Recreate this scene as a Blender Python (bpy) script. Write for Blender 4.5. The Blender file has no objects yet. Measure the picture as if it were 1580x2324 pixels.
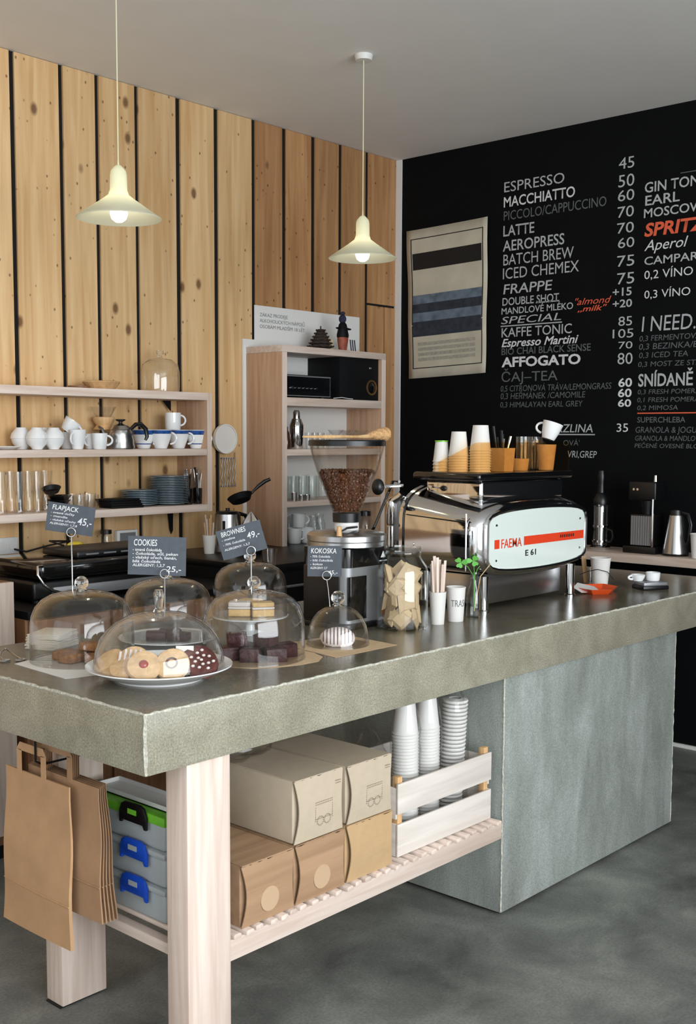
import bpy, bmesh, math, random
from mathutils import Vector, Matrix, Euler
random.seed(7)
R = math.radians
scene = bpy.context.scene
COL = scene.collection
# ------------------------------------------------------------------ camera
F_PX, CY, HC = 2581.6, 1221.6, 1.55
YAW, PITCH, ROLL = 0.8377, 0.0900, 0.0047
fw = Vector((math.sin(YAW)*math.cos(PITCH), math.cos(YAW)*math.cos(PITCH), -math.sin(PITCH)))
rt = fw.cross(Vector((0, 0, 1))).normalized(); up = rt.cross(fw)
RT = rt*math.cos(ROLL)+up*math.sin(ROLL); UP = -rt*math.sin(ROLL)+up*math.cos(ROLL)
cam_data = bpy.data.cameras.new('camera'); cam = bpy.data.objects.new('camera', cam_data); COL.objects.link(cam)
cam_data.sensor_fit = 'VERTICAL'; cam_data.sensor_height = 24.0; cam_data.lens = F_PX/2324*24.0
cam_data.shift_y = (CY-1162)/2324; cam_data.clip_start = 0.05
cam.matrix_world = Matrix(((RT.x, UP.x, -fw.x, 0), (RT.y, UP.y, -fw.y, 0), (RT.z, UP.z, -fw.z, HC), (0, 0, 0, 1)))
scene.camera = cam
# ------------------------------------------------------------------ light and exposure
scene.view_settings.view_transform = 'Standard'; scene.view_settings.look = 'None'
scene.view_settings.gamma = 1.0; scene.view_settings.use_curve_mapping = False
scene.view_settings.exposure = 0.3
scene.cycles.transparent_max_bounces = 40
scene.cycles.max_bounces = 10
world = bpy.data.worlds.new('daylight'); scene.world = world; world.use_nodes = True
wb = world.node_tree.nodes['Background']; wb.inputs[0].default_value = (0.78, 0.86, 1.0, 1); wb.inputs[1].default_value = 0.5
def area(name, loc, rot, sx, sy, power, color):
    l = bpy.data.lights.new(name, 'AREA'); l.shape = 'RECTANGLE'; l.size = sx; l.size_y = sy; l.energy = power; l.color = color
    o = bpy.data.objects.new(name, l); COL.objects.link(o); o.location = loc; o.rotation_euler = rot; return o
# daylight entering by the shop windows behind and to the left of the viewer
area('window_daylight_front', (0.9, -2.86, 1.75), (R(90), 0, 0), 4.6, 2.3, 255, (0.93, 0.97, 1.0))
area('window_daylight_side', (-2.36, 1.6, 1.75), (0, R(-90), 0), 2.3, 3.6, 24, (0.93, 0.97, 1.0))

# ------------------------------------------------------------------ pixel -> point on a known plane
def ray(px, py): return fw + RT*((px-790)/F_PX) - UP*((py-CY)/F_PX)
def hit(ax, v, px, py):
    d = ray(px, py); o = Vector((0, 0, HC)); return o + d*((v-o[ax])/d[ax])
def at_x(px, py, x): return hit(0, x, px, py)
def at_y(px, py, y): return hit(1, y, px, py)
def at_z(px, py, z): return hit(2, z, px, py)
def ppm(P): return F_PX/((Vector(P)-Vector((0, 0, HC))).dot(fw))     # pixels per metre at a point

# ------------------------------------------------------------------ materials
def new_mat(name):
    m = bpy.data.materials.new(name); m.use_nodes = True; nt = m.node_tree
    return m, nt, nt.nodes['Principled BSDF']
def srgb(r, g, b):
    f = lambda c: ((c/255+0.055)/1.055)**2.4 if c/255 > 0.04045 else c/255/12.92
    return (f(r), f(g), f(b), 1)
def mat(name, col, rough=0.5, metal=0.0, noise=0.0, nscale=20.0, bump=0.0, bscale=60.0, coat=0.0, trans=0.0, emit=None, es=1.0, stretch=None, sub=0.0):
    m, nt, p = new_mat(name); c = srgb(*col)
    p.inputs['Base Color'].default_value = c; p.inputs['Roughness'].default_value = rough; p.inputs['Metallic'].default_value = metal
    p.inputs['Coat Weight'].default_value = coat; p.inputs['Transmission Weight'].default_value = trans
    if sub: p.inputs['Subsurface Weight'].default_value = sub; p.inputs['Subsurface Radius'].default_value = (0.02, 0.02, 0.02)
    if emit: p.inputs['Emission Color'].default_value = srgb(*emit); p.inputs['Emission Strength'].default_value = es
    tc = nt.nodes.new('ShaderNodeTexCoord'); mp = nt.nodes.new('ShaderNodeMapping')
    nt.links.new(tc.outputs['Object'], mp.inputs['Vector'])
    if stretch: mp.inputs['Scale'].default_value = stretch
    if noise:
        n = nt.nodes.new('ShaderNodeTexNoise'); n.inputs['Scale'].default_value = nscale; n.inputs['Detail'].default_value = 6
        nt.links.new(mp.outputs[0], n.inputs['Vector'])
        r = nt.nodes.new('ShaderNodeValToRGB'); r.color_ramp.elements[0].position = 0.3; r.color_ramp.elements[1].position = 0.7
        r.color_ramp.elements[0].color = tuple(x*(1-noise) for x in c[:3])+(1,); r.color_ramp.elements[1].color = tuple(min(1, x*(1+noise*0.6)) for x in c[:3])+(1,)
        nt.links.new(n.outputs['Fac'], r.inputs['Fac']); nt.links.new(r.outputs['Color'], p.inputs['Base Color'])
    if bump:
        n = nt.nodes.new('ShaderNodeTexNoise'); n.inputs['Scale'].default_value = bscale; n.inputs['Detail'].default_value = 4
        nt.links.new(mp.outputs[0], n.inputs['Vector'])
        b = nt.nodes.new('ShaderNodeBump'); b.inputs['Strength'].default_value = bump; b.inputs['Distance'].default_value = 0.01
        nt.links.new(n.outputs['Fac'], b.inputs['Height']); nt.links.new(b.outputs['Normal'], p.inputs['Normal'])
    return m
def clear_mat(name, tint, ior=1.5, rough=0.02, edge=0.55):
    m = bpy.data.materials.new(name); m.use_nodes = True; nt = m.node_tree; nt.nodes.clear()
    out = nt.nodes.new('ShaderNodeOutputMaterial'); mx = nt.nodes.new('ShaderNodeMixShader')
    tr = nt.nodes.new('ShaderNodeBsdfTransparent'); tr.inputs[0].default_value = tuple(tint)+(1,)
    gl = nt.nodes.new('ShaderNodeBsdfGlossy'); gl.inputs['Roughness'].default_value = rough
    lw = nt.nodes.new('ShaderNodeLayerWeight'); lw.inputs['Blend'].default_value = 0.5
    pw = nt.nodes.new('ShaderNodeMath'); pw.operation = 'POWER'; pw.inputs[1].default_value = 3.6; nt.links.new(lw.outputs['Facing'], pw.inputs[0])
    ma = nt.nodes.new('ShaderNodeMath'); ma.operation = 'MULTIPLY_ADD'; ma.inputs[1].default_value = edge; ma.inputs[2].default_value = ((ior-1)/(ior+1))**2; nt.links.new(pw.outputs[0], ma.inputs[0])
    nt.links.new(ma.outputs[0], mx.inputs[0]); nt.links.new(tr.outputs[0], mx.inputs[1]); nt.links.new(gl.outputs[0], mx.inputs[2]); nt.links.new(mx.outputs[0], out.inputs[0])
    return m
def plank_mat(name, c1, c2, knot, knots=True, gscale=1.0, rough=0.55, axis=2):
    """sawn timber: grain along local Z, tone by object, knots"""
    m, nt, p = new_mat(name); N = nt.nodes.new; L = nt.links.new
    tc = N('ShaderNodeTexCoord'); oi = N('ShaderNodeObjectInfo')
    add = N('ShaderNodeVectorMath'); add.operation = 'ADD'
    sc = N('ShaderNodeVectorMath'); sc.operation = 'SCALE'; sc.inputs[0].default_value = (37.0, 11.0, 23.0)
    L(oi.outputs['Random'], sc.inputs['Scale']); L(tc.outputs['Object'], add.inputs[0]); L(sc.outputs[0], add.inputs[1])
    mp = N('ShaderNodeMapping'); mp.inputs['Scale'].default_value = tuple((1.6 if i == axis else 28)*gscale for i in range(3)); L(add.outputs[0], mp.inputs['Vector'])
    n1 = N('ShaderNodeTexNoise'); n1.inputs['Scale'].default_value = 1.0; n1.inputs['Detail'].default_value = 7; n1.inputs['Distortion'].default_value = 0.5; L(mp.outputs[0], n1.inputs['Vector'])
    r = N('ShaderNodeValToRGB'); r.color_ramp.elements[0].position = 0.33; r.color_ramp.elements[1].position = 0.68
    r.color_ramp.elements[0].color = srgb(*c1); r.color_ramp.elements[1].color = srgb(*c2); L(n1.outputs['Fac'], r.inputs['Fac'])
    hs = N('ShaderNodeHueSaturation'); mr = N('ShaderNodeMapRange'); mr.inputs['To Min'].default_value = 0.88; mr.inputs['To Max'].default_value = 1.12
    L(oi.outputs['Random'], mr.inputs['Value']); L(mr.outputs[0], hs.inputs['Value']); L(r.outputs['Color'], hs.inputs['Color'])
    col = hs.outputs['Color']
    if knots:
        for s, z, th, amt in ((7.5, 0.62, 0.16, 0.85), (24.0, 0.7, 0.15, 0.8)):
            m2 = N('ShaderNodeMapping'); m2.inputs['Scale'].default_value = (s, s, s*z); L(add.outputs[0], m2.inputs['Vector'])
            v = N('ShaderNodeTexVoronoi'); v.inputs['Scale'].default_value = 1.0; L(m2.outputs[0], v.inputs['Vector'])
            # only some of the cells carry a knot
            sep = N('ShaderNodeSeparateColor'); L(v.outputs['Color'], sep.inputs[0])
            gt = N('ShaderNodeMath'); gt.operation = 'GREATER_THAN'; gt.inputs[1].default_value = 0.45 if s < 10 else 0.3; L(sep.outputs[0], gt.inputs[0])
            k = N('ShaderNodeMapRange'); k.inputs['From Min'].default_value = th; k.inputs['From Max'].default_value = th*0.45; k.inputs['To Min'].default_value = 0; k.inputs['To Max'].default_value = amt
            L(v.outputs['Distance'], k.inputs['Value'])
            mu = N('ShaderNodeMath'); mu.operation = 'MULTIPLY'; L(k.outputs[0], mu.inputs[0]); L(gt.outputs[0], mu.inputs[1])
            mx = N('ShaderNodeMixRGB'); mx.inputs['Color2'].default_value = srgb(*knot); L(mu.outputs[0], mx.inputs['Fac']); L(col, mx.inputs['Color1']); col = mx.outputs['Color']
    L(col, p.inputs['Base Color']); p.inputs['Roughness'].default_value = rough
    b = N('ShaderNodeBump'); b.inputs['Strength'].default_value = 0.12; b.inputs['Distance'].default_value = 0.01; L(n1.outputs['Fac'], b.inputs['Height']); L(b.outputs['Normal'], p.inputs['Normal'])
    return m
def concrete_mat(name, lo, mid, hi, s1, rough0, rough1, stretch=(1, 1, 1), speck=0.25, fine=220.0):
    m, nt, p = new_mat(name); N = nt.nodes.new; L = nt.links.new
    tc = N('ShaderNodeTexCoord'); mp = N('ShaderNodeMapping'); mp.inputs['Scale'].default_value = stretch; L(tc.outputs['Object'], mp.inputs['Vector'])
    n1 = N('ShaderNodeTexNoise'); n1.inputs['Scale'].default_value = s1; n1.inputs['Detail'].default_value = 9; n1.inputs['Roughness'].default_value = 0.62; n1.inputs['Distortion'].default_value = 0.4; L(mp.outputs[0], n1.inputs['Vector'])
    r = N('ShaderNodeValToRGB'); e = r.color_ramp.elements; e[0].position = 0.30; e[1].position = 0.72; e[0].color = srgb(*lo); e[1].color = srgb(*hi)
    em = e.new(0.5); em.color = srgb(*mid); L(n1.outputs['Fac'], r.inputs['Fac'])
    n2 = N('ShaderNodeTexNoise'); n2.inputs['Scale'].default_value = fine; n2.inputs['Detail'].default_value = 2; L(tc.outputs['Object'], n2.inputs['Vector'])
    mr = N('ShaderNodeMapRange'); mr.inputs['From Min'].default_value = 0.3; mr.inputs['From Max'].default_value = 0.7; mr.inputs['To Min'].default_value = 1-speck; mr.inputs['To Max'].default_value = 1+speck; L(n2.outputs['Fac'], mr.inputs['Value'])
    mx = N('ShaderNodeMixRGB'); mx.blend_type = 'MULTIPLY'; mx.inputs['Fac'].default_value = 1; L(r.outputs['Color'], mx.inputs['Color1'])
    cc = N('ShaderNodeCombineColor'); [L(mr.outputs[0], cc.inputs[i]) for i in range(3)]; L(cc.outputs[0], mx.inputs['Color2'])
    L(mx.outputs['Color'], p.inputs['Base Color'])
    rr = N('ShaderNodeMapRange'); rr.inputs['To Min'].default_value = rough0; rr.inputs['To Max'].default_value = rough1; L(n1.outputs['Fac'], rr.inputs['Value']); L(rr.outputs[0], p.inputs['Roughness'])
    b = N('ShaderNodeBump'); b.inputs['Strength'].default_value = 0.08; b.inputs['Distance'].default_value = 0.005; L(n2.outputs['Fac'], b.inputs['Height']); L(b.outputs['Normal'], p.inputs['Normal'])
    return m
M = {}
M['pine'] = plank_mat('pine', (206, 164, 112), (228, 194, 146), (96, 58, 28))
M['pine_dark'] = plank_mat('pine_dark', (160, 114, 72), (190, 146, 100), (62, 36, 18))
M['ash'] = plank_mat('ash', (206, 184, 170), (228, 212, 200), (150, 120, 100), knots=False, gscale=1.6)
M['ash_warm'] = plank_mat('ash_warm', (176, 140, 112), (198, 164, 136), (150, 120, 100), knots=False, gscale=1.6)
M['brown_wood'] = plank_mat('brown_wood', (118, 82, 56), (150, 108, 76), (60, 36, 20), knots=False)
M['ash_x'] = plank_mat('ash_along_x', (206, 184, 170), (228, 212, 200), (150, 120, 100), knots=False, gscale=1.6, axis=0)
M['ash_y'] = plank_mat('ash_along_y', (206, 184, 170), (228, 212, 200), (150, 120, 100), knots=False, gscale=1.6, axis=1)
M['crate_wood'] = plank_mat('crate_wood', (214, 204, 194), (236, 228, 220), (150, 110, 70), knots=False, gscale=1.3, axis=0)
M['crate_wood_y'] = plank_mat('crate_wood_y', (214, 204, 194), (236, 228, 220), (150, 110, 70), knots=False, gscale=1.3, axis=1)
M['worktop'] = concrete_mat('worktop_concrete', (130, 126, 110), (146, 142, 125), (162, 158, 141), 7.0, 0.24, 0.36, speck=0.30)
M['pedestal'] = concrete_mat('pedestal_concrete', (118, 123, 117), (138, 144, 138), (160, 166, 162), 3.2, 0.45, 0.6, stretch=(2.2, 2.2, 0.7), speck=0.22)
M['floor'] = concrete_mat('floor_concrete', (82, 84, 81), (112, 114, 109), (140, 142, 136), 3.4, 0.42, 0.62, speck=0.18, fine=120)
M['edge'] = mat('worn_edge', (196, 194, 180), 0.6, noise=0.35, nscale=120, bump=0.4, bscale=160)
M['gap'] = mat('dark_gap', (14, 13, 12), 0.9)
M['plaster'] = mat('plaster', (240, 240, 238), 0.85, noise=0.02, nscale=4)
M['blackboard'] = mat('black_wall', (9, 11, 13), 0.75, noise=0.25, nscale=3, bump=0.05, bscale=30)
M['blackboard'].node_tree.nodes['Principled BSDF'].inputs['Specular IOR Level'].default_value = 0.12
M['chalk'] = mat('chalk_paint', (178, 182, 184), 0.9)
M['chalk_bright'] = mat('chalk_paint_bright', (214, 217, 218), 0.9)
M['chalk_dim'] = mat('chalk_paint_dim', (98, 102, 104), 0.9)
M['chalk_orange'] = mat('chalk_paint_orange', (226, 98, 66), 0.9)
M['white'] = mat('white_paint', (226, 226, 224), 0.5)
M['napkin'] = mat('napkin_paper', (214, 205, 192), 0.9, bump=0.1)
M['worktop_shaded'] = concrete_mat('shaded_worktop_concrete', (84, 79, 66), (100, 95, 80), (118, 113, 97), 6.0, 0.16, 0.26, speck=0.22)  # polished concrete, its colour darkened to stand in for grazing light
M['paper'] = mat('white_paper', (224, 222, 218), 0.85, bump=0.05)
M['ink'] = mat('black_ink', (16, 16, 17), 0.7)
M['grey_ink'] = mat('grey_ink', (120, 122, 124), 0.8)
M['poster'] = mat('poster_paper', (196, 190, 172), 0.75, noise=0.12, nscale=8)
M['poster_dark'] = mat('poster_dark', (44, 52, 64), 0.75, noise=0.5, nscale=22)
M['poster_mid'] = mat('poster_mid', (104, 120, 136), 0.75, noise=0.45, nscale=18)
M['poster_print'] = mat('poster_print', (168, 164, 150), 0.8, noise=0.2, nscale=60)
M['ceramic'] = mat('white_ceramic', (238, 240, 241), 0.18, coat=0.5)
M['ceramic_grey'] = mat('grey_ceramic', (116, 134, 144), 0.3, coat=0.2)
M['blue_glaze'] = mat('blue_glaze', (42, 84, 150), 0.25, noise=0.6, nscale=45, coat=0.3)
M['steel'] = mat('brushed_steel', (190, 190, 190), 0.27, 1.0)
M['chrome'] = mat('chrome', (222, 222, 224), 0.07, 1.0)
M['grey_steel'] = mat('grey_steel', (150, 152, 155), 0.45, 0.6)
M['black'] = mat('black_plastic', (11, 12, 14), 0.35)
M['black_matte'] = mat('black_matte', (12, 13, 15), 0.6)
M['black_matte'].node_tree.nodes['Principled BSDF'].inputs['Specular IOR Level'].default_value = 0.2
M['black_gloss'] = mat('black_gloss', (10, 11, 13), 0.12, coat=0.6)
M['rubber'] = mat('black_rubber', (13, 13, 14), 0.6)
M['slate'] = mat('slate_card', (74, 80, 88), 0.7, noise=0.12, nscale=60)
M['glass'] = clear_mat('clear_glass', (0.994, 0.997, 0.996), 1.5, edge=0.95)
M['glass_green'] = clear_mat('greenish_glass', (0.975, 0.988, 0.984), 1.5, edge=0.7)
M['smoke'] = clear_mat('hopper_acrylic', (0.955, 0.94, 0.92), 1.45, 0.06)
M['film'] = clear_mat('plastic_film', (0.985, 0.988, 0.99), 1.5, 0.12)
M['amber'] = clear_mat('amber_acrylic', (0.985, 0.84, 0.64), 1.45, 0.03)
M['solid_glass'] = mat('solid_glass', (250, 252, 252), 0.01, trans=1.0); M['solid_glass'].node_tree.nodes['Principled BSDF'].inputs['IOR'].default_value = 1.48
M['kraft'] = mat('kraft_paper', (184, 146, 108), 0.8, noise=0.10, nscale=14, bump=0.12, bscale=9)
M['kraft_dark'] = mat('kraft_paper_dark', (166, 130, 98), 0.8, noise=0.10, nscale=14, bump=0.12, bscale=9)
M['kraft_pale'] = mat('kraft_packet', (206, 178, 142), 0.75, noise=0.10, nscale=40, bump=0.25, bscale=30)
M['board_pale'] = mat('cardboard_pale', (190, 174, 152), 0.85, noise=0.05, nscale=30)
M['board_print'] = plank_mat('cardboard_wood_print', (150, 118, 88), (176, 142, 110), (120, 90, 60), knots=False, gscale=0.9, rough=0.8, axis=0)
M['board_tan'] = mat('cardboard_tan', (188, 156, 116), 0.85, noise=0.05, nscale=30)
M['board_ink'] = mat('cardboard_print_ink', (140, 124, 106), 0.9)
M['board_spot'] = mat('cardboard_spot', (190, 160, 128), 0.9)
M['green'] = mat('green_plastic', (112, 190, 50), 0.35, sub=0.1)
M['blue'] = mat('blue_plastic', (22, 76, 190), 0.3)
M['frosted'] = mat('frosted_plastic', (206, 214, 216), 0.35, trans=0.35)
M['orange'] = mat('orange_plastic', (236, 88, 36), 0.35, coat=0.2)
M['mint'] = mat('mint_enamel', (222, 232, 226), 0.12, coat=0.6)
M['red'] = mat('red_enamel', (226, 66, 34), 0.25)
M['enamel'] = mat('cream_enamel', (228, 228, 190), 0.35, sub=0.0)
def shade_mat():
    m = bpy.data.materials.new('opal_shade'); m.use_nodes = True; nt = m.node_tree; p = nt.nodes['Principled BSDF']; p.inputs['Base Color'].default_value = srgb(234, 235, 218); p.inputs['Roughness'].default_value = 0.35
    tl = nt.nodes.new('ShaderNodeBsdfTranslucent'); tl.inputs[0].default_value = srgb(244, 243, 226); mx = nt.nodes.new('ShaderNodeMixShader'); mx.inputs[0].default_value = 0.45
    nt.links.new(p.outputs[0], mx.inputs[1]); nt.links.new(tl.outputs[0], mx.inputs[2]); nt.links.new(mx.outputs[0], nt.nodes['Material Output'].inputs[0]); return m
M['shade'] = shade_mat()
M['bulb'] = mat('lit_bulb', (255, 250, 236), 0.4, emit=(255, 246, 224), es=3.0)
M['bean'] = mat('coffee_bean', (98, 60, 38), 0.32, noise=0.3, nscale=40)
M['cookie'] = mat('cookie_dough', (214, 178, 134), 0.85, noise=0.2, nscale=50, bump=0.5, bscale=60)
M['cookie_dark'] = mat('cocoa_cookie', (92, 46, 40), 0.8, noise=0.4, nscale=70, bump=0.6, bscale=60)
M['jam'] = mat('red_jam', (150, 44, 26), 0.25, coat=0.4)
M['brownie'] = mat('brownie', (62, 30, 32), 0.55, noise=0.3, nscale=40, bump=0.5, bscale=50)
M['flapjack'] = mat('oat_flapjack', (142, 96, 54), 0.75, noise=0.5, nscale=70, bump=0.7, bscale=60)
M['icing'] = mat('white_icing', (228, 218, 214), 0.6, bump=0.3, bscale=40)
M['cake'] = mat('sponge_cake', (224, 186, 128), 0.8, noise=0.15, nscale=60)
M['bristle'] = mat('brush_bristle', (214, 168, 116), 0.8, noise=0.3, nscale=90, bump=0.8, bscale=120)
M['beech'] = plank_mat('beech', (200, 156, 106), (222, 184, 136), (150, 110, 70), knots=False, gscale=2.0)
M['leaf'] = mat('clover_leaf', (98, 176, 72), 0.5, sub=0.1)
M['amber_bottle'] = mat('brown_bottle', (70, 34, 26), 0.15, coat=0.4)
M['bronze'] = mat('bronze_ring', (132, 98, 62), 0.4, 0.6)
M['gold_label'] = mat('orange_label', (222, 130, 40), 0.5)
M['cone'] = mat('pine_cone', (50, 38, 32), 0.85, noise=0.3, nscale=30)
M['terracotta'] = mat('painted_terracotta', (150, 76, 54), 0.6, noise=0.35, nscale=40)
M['navy'] = mat('navy_cloth', (36, 38, 66), 0.8, noise=0.4, nscale=60)
M['yellow'] = mat('yellow_cloth', (222, 196, 60), 0.8)

# ------------------------------------------------------------------ mesh helpers
class B:
    def __init__(s): s.v = []; s.f = []
    def add(s, V, Fs, T=None):
        n = len(s.v); s.v += [tuple(T @ Vector(p)) if T is not None else tuple(p) for p in V]; s.f += [tuple(i+n for i in f) for f in Fs]; return s
    def box(s, a, b, T=None):
        x0, y0, z0 = a; x1, y1, z1 = b
        return s.add([(x0, y0, z0), (x1, y0, z0), (x1, y1, z0), (x0, y1, z0), (x0, y0, z1), (x1, y0, z1), (x1, y1, z1), (x0, y1, z1)],
                     [(0, 3, 2, 1), (4, 5, 6, 7), (0, 1, 5, 4), (1, 2, 6, 5), (2, 3, 7, 6), (3, 0, 4, 7)], T)
    def lathe(s, prof, n=32, T=None, closed=False, sy=1.0):
        V = []; Fs = []; k = len(prof)
        for i in range(n):
            a = 2*math.pi*i/n; c, d = math.cos(a), math.sin(a)*sy
            V += [(max(r, 1e-5)*c, max(r, 1e-5)*d, z) for r, z in prof]
        for i in range(n):
            j = (i+1) % n
            for t in range(k if closed else k-1):
                u = (t+1) % k; Fs.append((i*k+t, j*k+t, j*k+u, i*k+u))
        if not closed:
            for t, rev in ((0, True), (k-1, False)):
                if prof[t][0] > 1e-4:
                    ring = [i*k+t for i in range(n)]; Fs.append(tuple(ring[::-1] if rev else ring))
        return s.add(V, Fs, T)
    def tube(s, pts, r, n=8, T=None, cyclic=False):
        P = [Vector(p) for p in pts]; V = []; Fs = []; m = len(P); rr = r if isinstance(r, (list, tuple)) else [r]*m
        prev = None
        for i in range(m):
            if cyclic: t = P[(i+1) % m]-P[i-1]
            else: t = P[min(i+1, m-1)]-P[max(i-1, 0)]
            t.normalize()
            if prev is None:
                a = t.cross(Vector((0, 0, 1)));
                if a.length < 1e-3: a = t.cross(Vector((1, 0, 0)))
            else: a = prev - t*prev.dot(t)
            a.normalize(); prev = a; b = t.cross(a)
            V += [P[i]+(a*math.cos(2*math.pi*q/n)+b*math.sin(2*math.pi*q/n))*rr[i] for q in range(n)]
        for i in range(m if cyclic else m-1):
            j = (i+1) % m
            for q in range(n): w = (q+1) % n; Fs.append((i*n+q, i*n+w, j*n+w, j*n+q))
        if not cyclic: Fs += [tuple(range(n))[::-1], tuple((m-1)*n+q for q in range(n))]
        return s.add(V, Fs, T)
    def prism(s, out, z0, z1, T=None):
        n = len(out); V = [(x, y, z0) for x, y in out]+[(x, y, z1) for x, y in out]
        return s.add(V, [tuple(range(n))[::-1], tuple(range(n, 2*n))]+[(i, (i+1) % n, n+(i+1) % n, n+i) for i in range(n)], T)
    def blob(s, rx, ry, rz, T=None, nu=12, nv=7, jit=0.0, flat=0.0):
        V = [(0, 0, -rz*(1-flat))]; Fs = []
        for j in range(1, nv):
            b = -math.pi/2+math.pi*j/nv
            for i in range(nu):
                a = 2*math.pi*i/nu; q = 1+random.uniform(-jit, jit)
                V.append((rx*math.cos(a)*math.cos(b)*q, ry*math.sin(a)*math.cos(b)*q, max(rz*math.sin(b), -rz*(1-flat))*q))
        V.append((0, 0, rz)); t = len(V)-1
        for i in range(nu): Fs.append((0, 1+(i+1) % nu, 1+i)); Fs.append((t, 1+(nv-2)*nu+i, 1+(nv-2)*nu+(i+1) % nu))
        for j in range(nv-2):
            for i in range(nu): k = (i+1) % nu; a = 1+j*nu; Fs.append((a+i, a+k, a+nu+k, a+nu+i))
        return s.add(V, Fs, T)
    def make(s, name, m, parent=None, smooth=False, bevel=0.0, seg=2, loc=None, rot=None):
        me = bpy.data.meshes.new(name); me.from_pydata(s.v, [], s.f)
        bm = bmesh.new(); bm.from_mesh(me); bmesh.ops.remove_doubles(bm, verts=bm.verts, dist=2e-5)
        bmesh.ops.recalc_face_normals(bm, faces=bm.faces)
        if bevel:
            es = [e for e in bm.edges if len(e.link_faces) == 2 and e.calc_face_angle(0) > 0.5]
            bmesh.ops.bevel(bm, geom=es, offset=bevel, segments=seg, profile=0.5, affect='EDGES', clamp_overlap=True)
        bm.to_mesh(me); bm.free()
        if smooth or bevel:
            me.shade_smooth(); me.set_sharp_from_angle(angle=R(38))
        me.materials.append(M[m] if isinstance(m, str) else m)
        o = bpy.data.objects.new(name, me); COL.objects.link(o)
        if parent: o.parent = parent
        if loc: o.location = loc
        if rot: o.rotation_euler = rot
        return o
def tag(o, label=None, cat=None, group=None, kind=None):
    if label: o['label'] = label
    if cat: o['category'] = cat
    if group: o['group'] = group
    if kind: o['kind'] = kind
    return o
def thing(name, label, cat, loc=(0, 0, 0), rz=0.0, group=None, rot=None):
    o = bpy.data.objects.new(name, None); COL.objects.link(o); o.empty_display_size = 0.05
    o.location = loc; o.rotation_euler = rot if rot else (0, 0, rz); return tag(o, label, cat, group)
def dup(root, loc=None, rot=None, label=None, group=None, parent=None):
    c = root.copy(); COL.objects.link(c)
    if parent is not None: c.parent = parent
    if loc is not None: c.location = loc
    if rot is not None: c.rotation_euler = rot
    if label: c['label'] = label
    if group: c['group'] = group
    for ch in list(root.children): dup(ch, parent=c)
    return c
def box(name, a, b, m, parent=None, bevel=0.002, **k): return B().box(a, b).make(name, m, parent, bevel=bevel, **k)
def TR(loc, rot=(0, 0, 0), sc=None):
    t = Matrix.Translation(loc) @ Euler(rot).to_matrix().to_4x4()
    return t @ Matrix.Diagonal((*sc, 1)) if sc else t
def arc(c, r, a0, a1, n, ax=(0, 2)):
    out = []
    for i in range(n+1):
        a = R(a0+(a1-a0)*i/n); p = list(c); p[ax[0]] += r*math.cos(a); p[ax[1]] += r*math.sin(a); out.append(tuple(p))
    return out
def lettering(body, m, parent, P0, right, upv, height, width=None, bold=0.0, shear=0.0, off=0.0015, name='lettering', local=False):
    """flat painted lettering: lower-left corner P0, cap height and (optionally) width in metres"""
    cu = bpy.data.curves.new('t', 'FONT'); cu.body = body; cu.size = 1.0; cu.offset = bold; cu.shear = shear; cu.resolution_u = 3
    to = bpy.data.objects.new('t', cu); me = bpy.data.meshes.new_from_object(to); bpy.data.objects.remove(to); bpy.data.curves.remove(cu)
    right = Vector(right).normalized(); upv = Vector(upv).normalized(); nrm = right.cross(upv)
    xs = [v.co.x for v in me.vertices]
    if not xs: return None
    cap = 0.73; x0, x1 = min(xs), max(xs); sz = height/cap; sx = (width/(x1-x0)) if width else sz
    for v in me.vertices:
        v.co = Vector(P0)+right*((v.co.x-x0)*sx)+upv*(v.co.y*sz)+nrm*off
    me.name = name; me.materials.append(M[m]); o = bpy.data.objects.new(name, me); COL.objects.link(o)
    if parent: o.parent = parent
    return o
# ================================================================== THE SETTING
XW, YW, ZC = 5.283, 4.376, 3.16          # black wall, timber wall, ceiling height
ZT, ZB = 0.930, 0.787                    # worktop top and underside
X0, YF, YB = 1.542, 1.994, 2.97          # worktop end, front and back
fl = tag(box('floor', (-2.6, -3.1, -0.12), (XW+0.2, YW+0.2, 0.0), 'floor', bevel=0), kind='structure')
tag(box('ceiling', (-2.6, -3.1, ZC), (XW+0.2, YW+0.2, ZC+0.12), 'plaster', bevel=0), kind='structure')
wl = tag(box('wall_back', (-2.6, YW+0.012, 0), (XW+0.2, YW+0.2, ZC), 'gap', bevel=0), kind='structure')
wr = tag(box('wall_right', (XW, -3.1, 0), (XW+0.2, YW+0.012, ZC), 'blackboard', bevel=0), kind='structure')
# outer walls with the shop windows behind the viewer
wf = B(); wf.box((-2.6, -3.1, 0), (XW, -2.9, 0.55)); wf.box((-2.6, -3.1, 2.95), (XW, -2.9, ZC)); wf.box((-2.6, -3.1, 0.55), (-1.5, -2.9, 2.95)); wf.box((3.3, -3.1, 0.55), (XW, -2.9, 2.95))
tag(wf.make('wall_front', 'plaster'), kind='structure')
ws = B(); ws.box((-2.6, -2.9, 0), (-2.4, YW, 0.55)); ws.box((-2.6, -2.9, 2.95), (-2.4, YW, ZC)); ws.box((-2.6, -2.9, 0.55), (-2.4, -0.3, 2.95)); ws.box((-2.6, 3.5, 0.55), (-2.4, YW, 2.95))
tag(ws.make('wall_left', 'plaster'), kind='structure')
w1 = B(); [w1.box((x-0.03, -3.03, 0.55), (x+0.03, -2.97, 2.95)) for x in (-1.47, 0.1, 1.7, 3.27)]; [w1.box((-1.5, -3.03, z-0.03), (3.3, -2.97, z+0.03)) for z in (0.58, 2.92)]
wo = w1.make('window_1', 'black_matte'); tag(wo, kind='structure')
B().box((-1.5, -3.005, 0.55), (3.3, -2.998, 2.95)).make('pane', 'glass', wo)
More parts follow.
